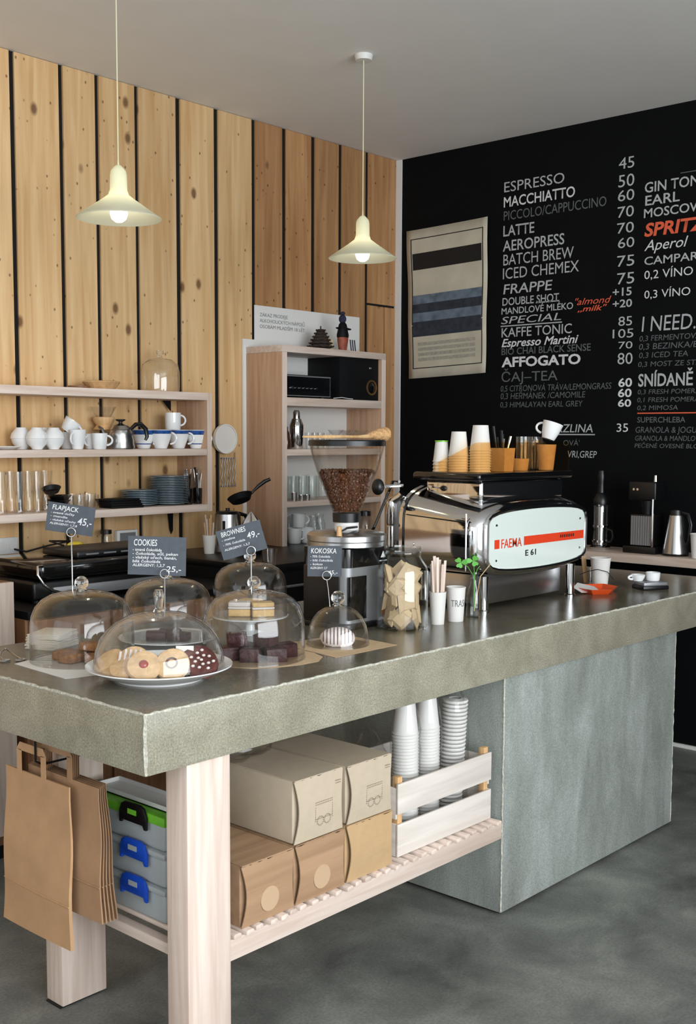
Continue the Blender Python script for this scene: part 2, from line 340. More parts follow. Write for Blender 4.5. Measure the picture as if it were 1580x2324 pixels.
w2 = B(); [w2.box((-2.53, y-0.03, 0.55), (-2.47, y+0.03, 2.95)) for y in (-0.27, 1.6, 3.47)]; [w2.box((-2.53, -0.3, z-0.03), (-2.47, 3.5, z+0.03)) for z in (0.58, 2.92)]
wo2 = w2.make('window_2', 'black_matte'); tag(wo2, kind='structure')
B().box((-2.505, -0.3, 0.55), (-2.498, 3.5, 2.95)).make('pane', 'glass', wo2)

# timber boards with open black joints: each board its own piece
gaps = [(at_y(px, 374, YW).x, w) for px, w in ((31, .025), (141, .022), (222, .022), (311, .022), (405, .030), (491, .030), (576, .026), (646, .028), (712, .028), (774, .026), (835, .030))]
first = gaps[0][0]
left = [(first-0.232*k, .025) for k in range(1, 22)][::-1]
gaps = left+gaps
xs = [(-2.4, 0)]+gaps
for i in range(len(xs)):
    a = xs[i][0]+xs[i][1]/2; b = (gaps[i][0]-gaps[i][1]/2) if i < len(gaps) else None
    if b is None: break
    z0 = 0.0
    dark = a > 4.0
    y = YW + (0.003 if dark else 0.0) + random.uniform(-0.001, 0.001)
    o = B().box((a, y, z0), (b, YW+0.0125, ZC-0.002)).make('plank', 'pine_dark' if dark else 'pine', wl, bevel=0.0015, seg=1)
a = gaps[-1][0]+0.010
zc = at_y(860, 693, YW).z
xm = at_y(873, 740, YW).x
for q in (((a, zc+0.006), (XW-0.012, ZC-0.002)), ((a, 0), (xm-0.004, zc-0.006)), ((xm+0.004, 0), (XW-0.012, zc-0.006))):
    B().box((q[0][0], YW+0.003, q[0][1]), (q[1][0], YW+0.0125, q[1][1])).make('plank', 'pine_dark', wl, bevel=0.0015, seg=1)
tag(B().box((XW-0.012, YW-0.035, 0), (XW-0.0005, YW+0.011, ZC-0.002)).make('trim_1', 'white'), kind='structure')
tag(B().box((XW-0.014, -2.9, 0), (XW-0.0005, YW-0.04, 0.018)).make('baseboard_right', 'white'), kind='structure')

# ------------------------------------------------------------------ chalk menu painted on the black wall
def row(body, x0, x1, yb, yt, m='chalk', bold=0.0, shear=0.0):
    P = at_x(x0, yb, XW); top = at_x(x0, yt, XW); e = at_x(x1, yb, XW)
    lettering(body, m, wr, P, (0, -1, 0), (0, 0, 1), top.z-P.z, P.y-e.y, bold, shear, off=0.002)
def rule(x0, x1, y, m='chalk', t=0.006):
    P = at_x(x0, y, XW); e = at_x(x1, y, XW)
    B().add([(XW-0.002, P.y, P.z-t/2), (XW-0.002, e.y, P.z-t/2), (XW-0.002, e.y, P.z+t/2), (XW-0.002, P.y, P.z+t/2)], [(0, 1, 2, 3)]).make('chalk_rule', m, wr)
for r_ in [('ESPRESSO', 1145, 1281, 437, 413), ('MACCHIATTO', 1144, 1305, 471, 447, 'chalk_bright', .012), ('PICCOLO/CAPPUCCINO', 1144, 1376, 501, 479, 'chalk_dim'),
           ('LATTE', 1143, 1213, 537, 512, 'chalk', .01), ('AEROPRESS', 1142, 1281, 571, 546, 'chalk', .01), ('BATCH BREW', 1143, 1302, 603, 577), ('ICED CHEMEX', 1142, 1314, 634, 608),
           ('FRAPPE', 1143, 1254, 668, 645, 'chalk', .008, .1), ('DOUBLE SHOT', 1141, 1269, 694, 676, 'chalk', .01), ('MANDLOVÉ MLÉKO', 1139, 1301, 714, 699, 'chalk', .01),
           ('"almond', 1306, 1388, 693, 677, 'chalk_orange', 0, .35), ('„milk"', 1311, 1378, 708, 695, 'chalk_orange', .01, .3),
           ('SPECIAL', 1138, 1274, 736, 719, 'chalk', 0, .2), ('KAFFE TONIC', 1139, 1298, 766, 744, 'chalk', .005), ('Espresso Martini', 1139, 1313, 788, 769, 'chalk_bright', .015, .3),
           ('BIO CHAI BLACK SENSE', 1139, 1341, 806, 790, 'chalk_dim', .005), ('AFFOGATO', 1139, 1318, 833, 811, 'chalk_bright', .03), ('ČAJ–TEA', 1139, 1266, 867, 844, 'chalk_dim'),
           ('0,5 CITRONOVÁ TRÁVA/LEMONGRASS', 1137, 1388, 889, 875, 'chalk_dim', 0, .1), ('0,3 HEŘMÁNEK /CAMOMILE', 1137, 1329, 906, 892, 'chalk_dim', 0, .1), ('0,3 HIMALAYAN EARL GREY', 1136, 1323, 925, 912, 'chalk_dim', 0, .1),
           ('ZMRZLINA', 1229, 1346, 981, 962, 'chalk', .005, .15), ("OVÁ'", 1279, 1316, 1011, 998, 'chalk_dim'), ('VRI,GREP', 1289, 1355, 1038, 1022, 'chalk', 0, .1),
           ('45', 1405, 1440, 385, 358), ('50', 1404, 1440, 426, 397), ('60', 1403, 1440, 458, 432), ('70', 1402, 1439, 495, 469), ('70', 1401, 1439, 531, 506), ('60', 1403, 1440, 564, 540),
           ('75', 1401, 1440, 606, 580), ('75', 1401, 1440, 646, 619), ('+15', 1391, 1434, 673, 654, 'chalk', .015), ('+20', 1391, 1435, 699, 681, 'chalk', .015), ('85', 1404, 1435, 740, 718), ('105', 1391, 1438, 768, 747),
           ('70', 1404, 1436, 792, 775), ('80', 1402, 1436, 827, 800), ('60', 1404, 1435, 878, 858, 'chalk_bright', .02), ('60', 1403, 1434, 901, 882, 'chalk_bright', .02), ('60', 1403, 1433, 923, 906, 'chalk_bright', .02), ('35', 1400, 1426, 980, 960, 'chalk_bright'),
           ('GIN TONIC', 1464, 1618, 438, 414, 'chalk', .012), ('EARL', 1465, 1543, 467, 444, 'chalk', .012), ('MOSCOW', 1462, 1598, 495, 474, 'chalk', .012), ('SPRITZ', 1463, 1604, 537, 507, 'chalk_orange', .03, .15),
           ('Aperol', 1463, 1562, 570, 545, 'chalk_bright', 0, .3), ('CAMPARI', 1463, 1591, 602, 583, 'chalk', .008), ('0,2 VÍNO', 1463, 1573, 634, 614, 'chalk_bright'), ('0,3 VÍNO', 1463, 1567, 678, 659, 'chalk_bright'),
           ('I NEED.', 1457, 1579, 753, 717, 'chalk', 0, .08), ('0,3 FERMENTOVANÝ', 1452, 1618, 775, 762, 'chalk_dim', 0, .1), ('0,3 BEZINKA/E', 1451, 1584, 794, 780, 'chalk_dim', 0, .1), ('0,3 ICED TEA', 1451, 1562, 813, 800, 'chalk_dim', 0, .1),
           ('0,3 MOST ZE STA', 1449, 1592, 833, 821, 'chalk_dim', 0, .1), ('SNÍDANĚ', 1449, 1573, 877, 848, 'chalk', .02), ('0,3 FRESH POMERA', 1448, 1590, 895, 884, 'chalk_dim', 0, .1), ('0,1 FRESH POMERA', 1447, 1588, 913, 902, 'chalk_dim', 0, .1),
           ('0,2 MIMOSA', 1447, 1539, 931, 920, 'chalk_dim', 0, .1), ('SUPERCHLEBA', 1447, 1556, 959, 946, 'chalk_dim', .005), ('GRANOLA & JOGU', 1443, 1582, 982, 968, 'chalk_dim', 0, .1), ('GRANOLA & MANDLOV', 1442, 1588, 1000, 988, 'chalk_dim', 0, .1), ('PEČENÉ OVESNÉ BLO', 1441, 1586, 1016, 1006, 'chalk_dim', 0, .1)]:
    row(*r_)
rule(1217, 1270, 687); rule(1137, 1276, 741); rule(1235, 1351, 986); rule(1447, 1600, 938, 'chalk_orange'); rule(1545, 1620, 393, 'chalk_dim', .004)

# ------------------------------------------------------------------ poster: plain stand-in, cream sheet with a dark band and a grey-blue field
p1, p2, p3, p4 = at_x(926, 526, XW), at_x(1110, 492, XW), at_x(1105, 846, XW), at_x(931, 860, XW)
def bil(u, v): return p1.lerp(p2, u).lerp(p4.lerp(p3, u), v)
pst = B(); n = 14; V = []; Fs = []
for j in range(n+1):
    for i in range(n+1):
        P = bil(i/n, j/n); d = 0.004+0.010*(abs(i/n-.5)*2)**3*(0.3+abs(j/n-.5))+0.003*math.sin(j*0.9); V.append((XW-d, P.y, P.z))
for j in range(n):
    for i in range(n): a_ = j*(n+1)+i; Fs.append((a_, a_+1, a_+n+2, a_+n+1))
pst.add(V, Fs); poster = thing('poster', 'curling cream paper poster with dark bar and grey-blue picture on the black wall', 'poster', (0, 0, 0))
po = pst.make('sheet', 'poster', poster, smooth=True); sm = po.modifiers.new('thick', 'SOLIDIFY'); sm.thickness = 0.0008
def patch(nm, m, u0, v0, u1, v1, off, k=10):
    V = []; Fs = []
    for j in range(k+1):
        for i in range(k+1):
            u = u0+(u1-u0)*i/k; v = v0+(v1-v0)*j/k; P = bil(u, v); d = 0.004+0.010*(abs(u-.5)*2)**3*(0.3+abs(v-.5))+0.003*math.sin(v*n*0.9); V.append((XW-d-off, P.y, P.z))
    for j in range(k):
        for i in range(k): a_ = j*(k+1)+i; Fs.append((a_, a_+1, a_+k+2, a_+k+1))
    return B().add(V, Fs).make(nm, m, poster, smooth=True)
for q in ((.05, .06, .95, .066), (.05, .93, .95, .936), (.05, .06, .062, .935), (.938, .06, .95, .935)): patch('border_line', 'ink', *q, 0.0012)
patch('dark_bar', 'ink', .07, .16, .93, .27, 0.0012); patch('picture', 'poster_mid', .063, .44, .937, .70, 0.0012); patch('picture_band', 'poster_dark', .063, .62, .937, .72, 0.0016); patch('picture_band', 'poster_dark', .063, .50, .937, .56, 0.0016)
for k in range(4): patch('print_block', 'poster_print', .12, .76+k*.035, .86, .782+k*.035, 0.0012)
# ================================================================== SERVICE COUNTER
ctr = thing('service_counter', 'long concrete bar counter on a concrete block and pale timber legs', 'counter', (X0, YF, 0))
XE = 4.80; XP1, XP2 = 2.978, 4.173; YP = YF+0.015
def cl(P): return (P[0]-X0, P[1]-YF, P[2])
def cbox(nm, a, b, m, par=ctr, bevel=0.003, seg=2): return B().box(cl(a), cl(b)).make(nm, m, par, bevel=bevel, seg=seg)
wt = cbox('worktop', (X0, YF, ZB), (XE, YB, ZT), 'worktop', bevel=0.004)
def rough_edge(nm, pts, par, r=0.0045):     # worn arris: a chipped pale line along an edge
    P = []; Rr = []
    for a, b in zip(pts[:-1], pts[1:]):
        a, b = Vector(a), Vector(b); k = max(8, int((b-a).length/0.015))
        for i in range(k): P.append(a.lerp(b, i/k)+Vector([random.uniform(-.0010, .0010) for _ in range(3)])); Rr.append(r*random.uniform(.65, 1.2))
    P.append(Vector(pts[-1])); Rr.append(r)
    return B().tube([cl(p) for p in P], Rr, 6).make(nm, 'edge', par, smooth=True)
cbox('shaded_top', (X0+.006, YF+.006, ZT), (XE-.006, YB-.006, ZT+.0004), 'worktop_shaded', bevel=0)  # thin sheet added over the worktop, painting the top's dimmer light
e = 0.0022
rough_edge('worn_edge', [(X0+e, YB-.01, ZT-e), (X0+e, YF+e, ZT-e), (XE-.01, YF+e, ZT-e)], wt)
rough_edge('worn_edge', [(X0+e, YF+e, ZB+.004), (X0+e, YF+e, ZT-e)], wt)
pd = cbox('pedestal', (XP1, YP, 0.012), (XP2, YB-.03, ZB), 'pedestal', bevel=0.003)
cbox('plinth', (XP1+.02, YP+.02, 0), (XP2-.02, YB-.05, 0.012), 'gap', bevel=0)
rough_edge('worn_edge', [(XP1+.001, YP+.001, .016), (XP1+.001, YP+.001, ZB-.002)], pd, .0028)
rough_edge('worn_edge', [(XP2-.001, YP+.001, .016), (XP2-.001, YP+.001, ZB-.002)], pd, .0025)
cbox('leg', (1.668, 2.002, 0.004), (1.803, 2.080, ZB), 'ash', bevel=0.003)
cbox('leg', (1.682, 2.546, 0.004), (1.826, 2.622, ZB), 'ash', bevel=0.003)
for y0 in (2.002, 2.546):
    cbox('foot_pad', (1.676, y0+.004, 0), (1.806, y0+.07, 0.004), 'rubber', bevel=0)
ZS = 0.330                                 # slatted shelf surface
def hrail(nm, a, b): return cbox(nm, a, b, 'ash_x' if b[0]-a[0] > .3 else 'ash_y', bevel=0.002)
hrail('shelf_rail', (1.804, 2.006, 0.264), (2.972, 2.034, 0.318)); hrail('shelf_rail', (1.827, 2.560, 0.264), (2.972, 2.588, 0.318))
hrail('shelf_rail', (1.690, 2.081, 0.290), (1.718, 2.545, 0.318))
x = 1.735; k = 0; sl0 = None
while x < 2.96:
    y0 = 2.000+random.uniform(-.006, .004) if x > 1.81 else 2.09
    y1 = 2.60
    if sl0 is None or x < 1.83:
        s_ = B(); s_.prism([(0.0, 0.0), (0.026, 0.0), (0.026, 0.010), (0.021, 0.0135), (0.005, 0.0135), (0.0, 0.010)], 0, y1-y0, TR((0, 0, 0), (R(90), 0, R(180)), (-1, 1, 1)))
        sl = s_.make('slat', 'ash_y', ctr, bevel=0.0025)
        sl.location = cl((x, y0, 0.3175)); sl0 = sl
    else:
        sl = sl0.copy(); COL.objects.link(sl); sl.parent = ctr; sl.location = cl((x, y0, 0.3175)); sl.rotation_euler = (0, 0, random.uniform(-.02, .02))
    x += random.uniform(0.036, 0.046)

# ------------------------------------------------------------------ cardboard carry boxes on the slatted shelf
def carton(label, m, loc, w, h, d, rz=0, mark='van'):
    t = thing('cardboard_box', label, 'box', loc, rz, 'cardboard boxes on the slatted shelf')
    B().box((-w/2, 0.012, 0), (w/2, d, h)).make('body', m, t, bevel=0.003)
    # bowed front panel with scalloped sides and a nibbled upper edge
    out = []; n = 10
    for i in range(n+1): z = h*i/n; out.append((w/2-0.012*math.sin(math.pi*i/n)+0.002, z))
    k = 18
    for i in range(1, k): out.append((w/2-w*i/k, h+random.uniform(-.003, .0035)))
    for i in range(n+1): z = h-h*i/n; out.append((-w/2+0.012*math.sin(math.pi*i/n)-0.002, z))
    V = [];
    fp = B(); fp.prism(out, 0, 0.003, TR((0, 0.006, 0), (R(90), 0, 0))); f = fp.make('front_panel', m, t)
    for v in f.data.vertices: v.co.y -= 0.007*math.sin(math.pi*max(0, min(1, v.co.z/h)))
    lidb = B().box((-w/2+.002, 0.004, h), (w/2-.002, d-.002, h+0.0025)); lidb.make('lid_flap', m, t)
    if mark == 'van':
        lb = B(); y = -0.0045
        def dot(x, z, sx=.0022, sz=.0012): lb.add([(x-sx, y, z-sz), (x+sx, y, z-sz), (x+sx, y, z+sz), (x-sx, y, z+sz)], [(0, 1, 2, 3)])
        for i in range(10): dot(-.018+i*.0068, h*.58); dot(-.018+i*.0068, h*.545)
        for i in range(7): dot(-.020, h*.50-i*.006, .0008, .0018); dot(.045, h*.50-i*.006, .0008, .0018)
        for cx in (-.001, .026):
            for i in range(14): a = 2*math.pi*i/14; dot(cx+.012*math.cos(a), h*.27+.012*math.sin(a), .0013, .0013)
        for i in range(9): dot(-.018+i*.0072, h*.31, .0020, .0008)
        for i in range(3): dot(w/2-.030+i*.007, h*.84, .003, .0010); dot(w/2-.030+i*.007, h*.80, .003, .0008)
        tag(lb.make('printed_mark', 'board_ink', t), kind='stuff')
    elif mark == 'spot':
        lb = B(); lb.lathe([(0, 0), (.032, 0), (.032, .0005), (0, .0005)], 20, TR((.0, -0.0035, h*.34), (R(90), 0, 0))); lb.make('printed_spot', 'board_spot', t)
    return t
yb0 = 2.012
carton('pale cardboard box, upper left of the boxes, by the front timber leg', 'board_pale', (2.128, yb0, 0.4925), 0.182, 0.166, 0.34)
carton('pale cardboard box on top of the plain tan box beside the crate', 'board_pale', (2.337, yb0+.004, 0.4925), 0.184, 0.160, 0.40)
carton('brown wood-print cardboard box right behind the front timber leg', 'board_print', (1.938, yb0-.004, 0.3315), 0.180, 0.156, 0.34, mark='spot')
carton('brown wood-print cardboard box between another wood-print box and the tan one', 'board_print', (2.132, yb0-.002, 0.3315), 0.186, 0.156, 0.34, mark='spot')
carton('plain tan cardboard box under a pale box beside the crate', 'board_tan', (2.335, yb0, 0.3315), 0.190, 0.156, 0.36, mark=None)

# ------------------------------------------------------------------ slatted crate with cups
cr = thing('wooden_crate', 'pale slatted wooden crate filled with white cups on the slatted shelf', 'crate', (2.475, 2.030, 0.3315))
cw, cd, ch = 0.468, 0.32, 0.235
for z0, z1 in ((.002, .098), (.128, .218)):
    B().box((0, 0, z0), (cw, .008, z1)).make('slat', 'crate_wood', cr, bevel=.0015)
    B().box((0, cd-.008, z0), (cw, cd, z1)).make('slat', 'crate_wood', cr, bevel=.0015)
for z0, z1 in ((.002, .098), (.112, .205)):
    B().box((0, .0085, z0), (.008, cd-.0085, z1)).make('slat', 'crate_wood_y', cr, bevel=.0015); B().box((cw-.008, .0085, z0), (cw, cd-.0085, z1)).make('slat', 'crate_wood_y', cr, bevel=.0015)
for cx in (.0085, cw-.0295):
    for cy in (.0085, cd-.0295): B().prism([(cx, cy), (cx+.021, cy), (cx+.021, cy+.021), (cx, cy+.021)], .012, ch).make('corner_post', 'beech', cr, bevel=.001)
B().box((.0085, .0085, .002), (cw-.0085, cd-.0085, .011)).make('bottom', 'crate_wood', cr)
def cup_mesh(r0=.030, r1=.042, h=.10):      # paper cup, mouth up: bottom radius r0, rim r1
    b = B(); b.lathe([(0, .004), (r0-.001, .004), (r0, 0), (r0, .0005), (r1-.0015, h-.004), (r1+.001, h-.004), (r1+.0015, h-.0015), (r1, h), (r1-.0015, h-.002), (r0-.002, .006), (0, .006)], 24); return b
pc = cup_mesh().make('paper_cup', 'paper', smooth=True); pc_used = [False]
def paper_cup(loc, rot, label, group, sc=1.0):
    o = pc if not pc_used[0] else pc.copy()
    if pc_used[0]: COL.objects.link(o)
    pc_used[0] = True; o.location = loc; o.rotation_euler = rot; o.scale = (sc,)*3; return tag(o, label, 'cup', group)
zc0 = 0.3315+.0115
for (sx, sy, n_, lab) in ((2.605, 2.11, 33, 'white paper cup nested in the sleeve of cups by the tan box end of crate'), (2.735, 2.13, 32, 'white paper cup nested in the middle sleeve of cups in crate')):
    for k in range(n_):
        paper_cup((sx, sy, zc0+.10+k*.0098), (R(180), 0, k*.4), lab, 'white paper cups nested in the crate', .95)
def bag_mesh(r, h, n=18, m=14, pinch=.25, amp=.006):
    V = []; Fs = []; rnd = random.Random(int(h*1000))
    for j in range(m+1):
        t = j/m; rr = r*(1.0 if t < .8 else 1-(t-.8)/.2*(1-pinch))
        for i in range(n): a = 2*math.pi*i/n; q = rr+rnd.uniform(-amp, amp); V.append((q*math.cos(a), q*math.sin(a), h*t+rnd.uniform(-amp, amp)))
    for j in range(m):
        for i in range(n): Fs.append((j*n+i, j*n+(i+1) % n, (j+1)*n+(i+1) % n, (j+1)*n+i))
    return B().add(V, Fs)
for sx, sy, hh in ((2.605, 2.11, .425), (2.735, 2.13, .42)):
    tag(bag_mesh(.047, hh, pinch=.55, amp=.002).make('plastic_sleeve', 'film', smooth=True, loc=(sx, sy, zc0+.0005)), 'clear plastic sleeve around a tall stack of white paper cups', 'sleeve', 'plastic sleeves round the cup stacks')
# a third sleeve holds clear lids
lidm = B(); lidm.lathe([(.040, 0), (.042, .004), (.040, .008), (.020, .012), (.019, .011), (.038, .006), (.039, 0)], 20, closed=True); lid0 = None
for k in range(30):
    P = (2.858+k*.0010, 2.135, zc0+k*.0125)
    if lid0 is None: lid0 = lidm.make('cup_cover', 'paper', smooth=True); o = lid0
    else: o = lid0.copy(); COL.objects.link(o)
    o.location = P; tag(o, 'clear plastic cup lid stacked in the sleeve near the concrete block', 'lid', 'clear lids nested in the crate')
tag(bag_mesh(.052, .43, pinch=.35, amp=.006).make('plastic_sleeve', 'film', smooth=True, loc=(2.868, 2.135, zc0+.0005)), 'crinkled clear plastic sleeve of lids next to the concrete block', 'sleeve')
tag(bag_mesh(.055, .30, pinch=.45, amp=.010).make('plastic_bag', 'film', smooth=True, loc=(2.575, 2.235, zc0+.001)), 'crumpled clear plastic bag in the crate behind the cup sleeves', 'bag')
cb = B(); cb.blob(.12, .08, .05, nu=16, nv=10, jit=.16, flat=.3)
tag(cb.make('plastic_bag', 'film', smooth=True, loc=(2.10, 2.30, .698)), 'crumpled clear plastic bag lying on top of the pale cardboard box', 'bag')

# ------------------------------------------------------------------ clip-lid storage boxes
cx0 = 1.7225; PB = at_x(374, 2030, cx0); yb1 = PB.y
def clipbox(z, lidm_, label):
    t = thing('storage_box', label, 'box', (cx0, yb1, z), 0, 'clip-lid boxes stacked behind the front leg')
    w, d, h = .118, .36, .078
    B().box((0.006, 0.006, 0), (w-.006, d-.006, h)).make('tub', 'frosted', t, bevel=.012, seg=3)
    B().box((0, 0, h-.002 if lidm_ != 'green' else h-.012), (w, d, h+.014)).make('lid', lidm_, t, bevel=.006, seg=2)
    dark = lidm_ == 'green'
    out = [(-.055, -.030), (-.045, -.030), (-.045, -.022), (.040, -.022), (.045, -.032), (.055, -.032), (.055, .0), (.045, .022), (.030, .028), (-.030, .028), (-.046, .020), (-.055, .0)]
    c = B(); c.prism(out, 0, .008, Matrix.Translation((-.002, .115, h+.002)) @ Matrix(((0, 0, -1, 0), (-1, 0, 0, 0), (0, 1, 0, 0), (0, 0, 0, 1))))
    cl_ = c.make('clip', 'black' if dark else 'blue', t, bevel=.002)
    B().box((-.0115, .098, h+.001), (-.010, .132, h+.014)).make('clip_mark', 'green' if dark else 'frosted', cl_)
    c2 = B(); c2.box((.018, -.011, h-.022), (.100, -.001, h+.020)); c2.make('clip', 'blue', t, bevel=.003)
    c3 = B(); c3.box((-.010, .24, h-.02), (0, .33, h+.02)); c3.make('clip', 'blue' if not dark else 'black', t, bevel=.003)
    return t
clipbox(.3315, 'frosted', 'frosted clip box with blue clips at the bottom of its stack')
clipbox(.4245, 'frosted', 'frosted clip box with blue clips in the middle of its stack')
clipbox(.5175, 'green', 'frosted clip box with bright green lid and black clip')
tr_ = B(); tr_.box((.03, .02, 0), (.112, .33, .003)); [tr_.box(a, b) for a, b in (((.03, .02, 0), (.033, .33, .014)), ((.109, .02, 0), (.112, .33, .014)), ((.03, .02, 0), (.112, .023, .014)), ((.03, .327, 0), (.112, .33, .014)))]
tag(tr_.make('shallow_tray', 'white', loc=(cx0, yb1, .611)), 'shallow white tray on the green box lid', 'tray')

# ------------------------------------------------------------------ paper carrier bags hanging from a hook under the worktop
xb = 1.585
hkP = at_x(88, 1700, xb)
def carrier(x, yl, yr, zt_, zb_, fold, m, label, twist=0.0, group='paper carrier bags on the hook', lean=0.0, T_=.0055):
    t = thing('paper_bag', label, 'bag', (x, yl, zb_), 0, group); w = yl-yr; h = zt_-zb_
    n, k = 8, 12; V = []; Fs = []
    def P(u, v, s):       # u across (0..1), v up, s side
        z = v*h; xo = s*T_*(.35+.65*(1-v)); bul = .004*math.sin(math.pi*u)*(1 if s > 0 else -1)*(1-v)
        sag = .003*math.sin(3*math.pi*v+u*2)
        return (xo+bul+sag+twist*u+lean*(v-1), -u*w*(1+.04*(1-v))+.01*(v-1)*w, z-.02*u*w*0)
    for s in (-1, 1):
        o_ = len(V)
        for j in range(k+1):
            for i in range(n+1): V.append(P(i/n, j/k, s))
        for j in range(k):
            for i in range(n): a_ = o_+j*(n+1)+i; Fs.append((a_, a_+1, a_+n+2, a_+n+1))
    N_ = (n+1)*(k+1)
    for j in range(k):
        for i in (0, n): a_ = j*(n+1)+i; Fs.append((a_, a_+n+1, N_+a_+n+1, N_+a_))
    for i in range(n): Fs.append((i, i+1, N_+i+1, N_+i))
    B().add(V, Fs).make('sheet', m, t, smooth=True)
    # folded base seam
    sb = B(); zs = fold*h; pts = [P(i/10, fold, -1) for i in range(11)]
    sb.tube([(p[0]-.001, p[1], p[2]) for p in pts], .0018, 6); sb.make('base_fold', m, t, smooth=True)
    # flat paper handle: two straps and a folded cross piece
    hb = B(); a0, a1 = w*.24, w*.62; hh = .068; th = .0012; xo = -.004
    for ya in (a0, a1): hb.box((xo-th, -ya-.011, h-.01), (xo, -ya+.011, h+hh-.012))
    hb.prism([(a0-.011, hh-.012), (a0+.004, hh+.008), (a1-.004, hh+.008), (a1+.011, hh-.012), (a1-.008, hh-.014), (a0+.008, hh-.014)], 0, th*1.5, Matrix(((0, 0, 1, xo-th), (-1, 0, 0, 0), (0, 1, 0, h), (0, 0, 0, 1))))
    ho = hb.make('handle', m, t); ho.location = (twist*.4, 0, 0)
    return t
fT, fR, fB = at_x(15, 1755, xb), at_x(160, 1776, xb), at_x(27, 2087, xb-.015)
fB.z += .012
carrier(xb, fT.y, fR.y, fR.z-.012, fB.z-.012, .27, 'kraft', 'brown paper carrier bag hanging in front of the other bags', 0, lean=.015)
for k in range(5):
    xk = xb+.024+k*.013; P0_ = at_x(66+k*4, 1790, xk); P1_ = at_x(226+k*4, 1800-k*3, xk)
    carrier(xk, P0_.y, P1_.y, P1_.z+.012, P1_.z-.325-.004*k, .27, 'kraft_dark', 'brown paper carrier bag hanging behind the foremost bag', .0, lean=.010-.006*k, T_=.0022)
hk = thing('bag_hook', 'dark metal hook under the worktop holding the paper bags', 'hook', (xb-.01, hkP.y, ZB))
hz = hkP.z-ZB
B().tube([(0, 0, 0), (0, 0, hz-.03), (.02, 0, hz-.042), (.14, 0, hz-.042), (.15, 0, hz-.02)], .003, 8).make('rod', 'black_matte', hk, smooth=True)
# ================================================================== BACK WALL: open shelf unit
YS = 4.150                                   # front edge of the shelf unit
XS1 = at_y(480, 950, YS).x; XS0 = 1.9
zt1 = at_y(240, 882, YS).z; zt2 = at_y(240, 1020, YS).z; zt3 = at_y(235, 1157, YS).z
su = thing('wall_shelf', 'long open pale timber shelf unit of three boards on the plank wall', 'shelf', (XS0, YS, 0))
for zt_, th in ((zt1, .036), (zt2, .032), (zt3, .034)):
    B().box((0, 0, zt_-th), (XS1-.028-XS0 if zt_ != zt1 else XS1-XS0, YW-YS-.001, zt_)).make('board', 'ash_x', su, bevel=.0015)
B().box((XS1-.0275-XS0, 0, zt3-.034), (XS1-XS0, YW-YS-.001, zt1-.0365)).make('end_panel', 'ash_warm', su, bevel=.0015)
B().box((XS1-.0275-XS0, -.0015, zt3-.034), (XS1-XS0, -.0002, zt1-.001)).make('edge_band', 'ash', su)
br = B(); br.prism([(0, 0), (-.05, 0), (0, -.05)], 0, .004, TR((XS1-.09-XS0, YW-YS-.03, zt1-.0365), (R(90), 0, 0))); br.make('bracket', 'black_matte', su)
def sx(px, y=4.26, py=1000): return at_y(px, py, y).x
def lath(name, prof, m, loc, label, cat, group=None, n=28, closed=False, rot=None, sy=1.0):
    return tag(B().lathe(prof, n, closed=closed, sy=sy).make(name, m, smooth=True, loc=loc, rot=rot), label, cat, group)
def shell(out, t):            # outer profile (r,z from base up) -> closed thin-walled profile
    inn = [(max(r-t, 0), max(z, t)) for r, z in out if True]; return out+inn[::-1]
def handle_part(par, m, x, z0, z1, d=.028, r=.0045, ang=0, sec=1.0):
    zm = (z0+z1)/2; h = (z1-z0)/2; pts = [(x-.004+d*math.cos(a)*1.0 if i not in () else x, 0, zm+h*math.sin(a)) for i, a in enumerate([R(-90+180*k/10) for k in range(11)])]
    pts = [(x-.003, 0, z0)]+[(p[0], 0, p[2]) for p in pts[1:-1]]+[(x-.003, 0, z1)]
    return B().tube(pts, r, 8).make('handle', m, par, smooth=True, rot=(0, 0, ang))
def mug(loc, label, r0, r1, h, ang=0, group=None, m='ceramic', name='mug', rot=None, hd=.026, band=None):
    t = thing(name, label, 'mug' if name == 'mug' else 'cup', loc, 0, group, rot)
    B().lathe([(0, 0), (r0*.92, 0), (r0, .004), (r0+(r1-r0)*.6, h*.5), (r1, h), (r1-.003, h), (r0+(r1-r0)*.6-.0035, h*.5), (r0-.004, .007), (0, .006)], 28).make('body', m, t, smooth=True)
    rm = r0+(r1-r0)*.75
    if hd: handle_part(t, m, rm, h*.25, h*.85, hd, .0045, ang)
    if band:
        B().lathe([(r0+(r1-r0)*band[0]+.0006, h*band[0]), (r1+.0008, h*.97), (r1+.0003, h*.97), (r0+(r1-r0)*band[0], h*band[0])], 28, closed=True).make('glaze_band', 'blue_glaze', t, smooth=True)
    return t
z2 = zt2+.0008; z3 = zt3+.0008; z1 = zt1+.0008
# ---- middle shelf
bowl_prof = [(0, 0), (.022, 0), (.024, .006), (.040, .024), (.046, .046), (.0435, .046), (.037, .025), (.020, .009), (0, .008)]
gb = 'white bowls stacked at the left of the middle shelf'
for i, (px, y) in enumerate(((50, 4.28), (84, 4.20), (122, 4.20), (96, 4.30))):
    lath('bowl', bowl_prof, 'ceramic', (sx(px, y), y, z2), 'small white bowl standing on the middle shelf under upturned bowls', 'bowl', gb)
for i, (px, y) in enumerate(((48, 4.28), (84, 4.20), (122, 4.20), (96, 4.30))):
    lath('bowl', bowl_prof, 'ceramic', (sx(px, y), y, z2+.0925), 'small white bowl upturned on another bowl on the middle shelf', 'bowl', gb, rot=(R(180), 0, 0))
lath('saucer', [(0, 0), (.035, 0), (.065, .012), (.064, .014), (.034, .003), (0, .003)], 'ceramic', (sx(12, 4.22), 4.22, z2), 'white saucer at the far end of the middle shelf', 'saucer')
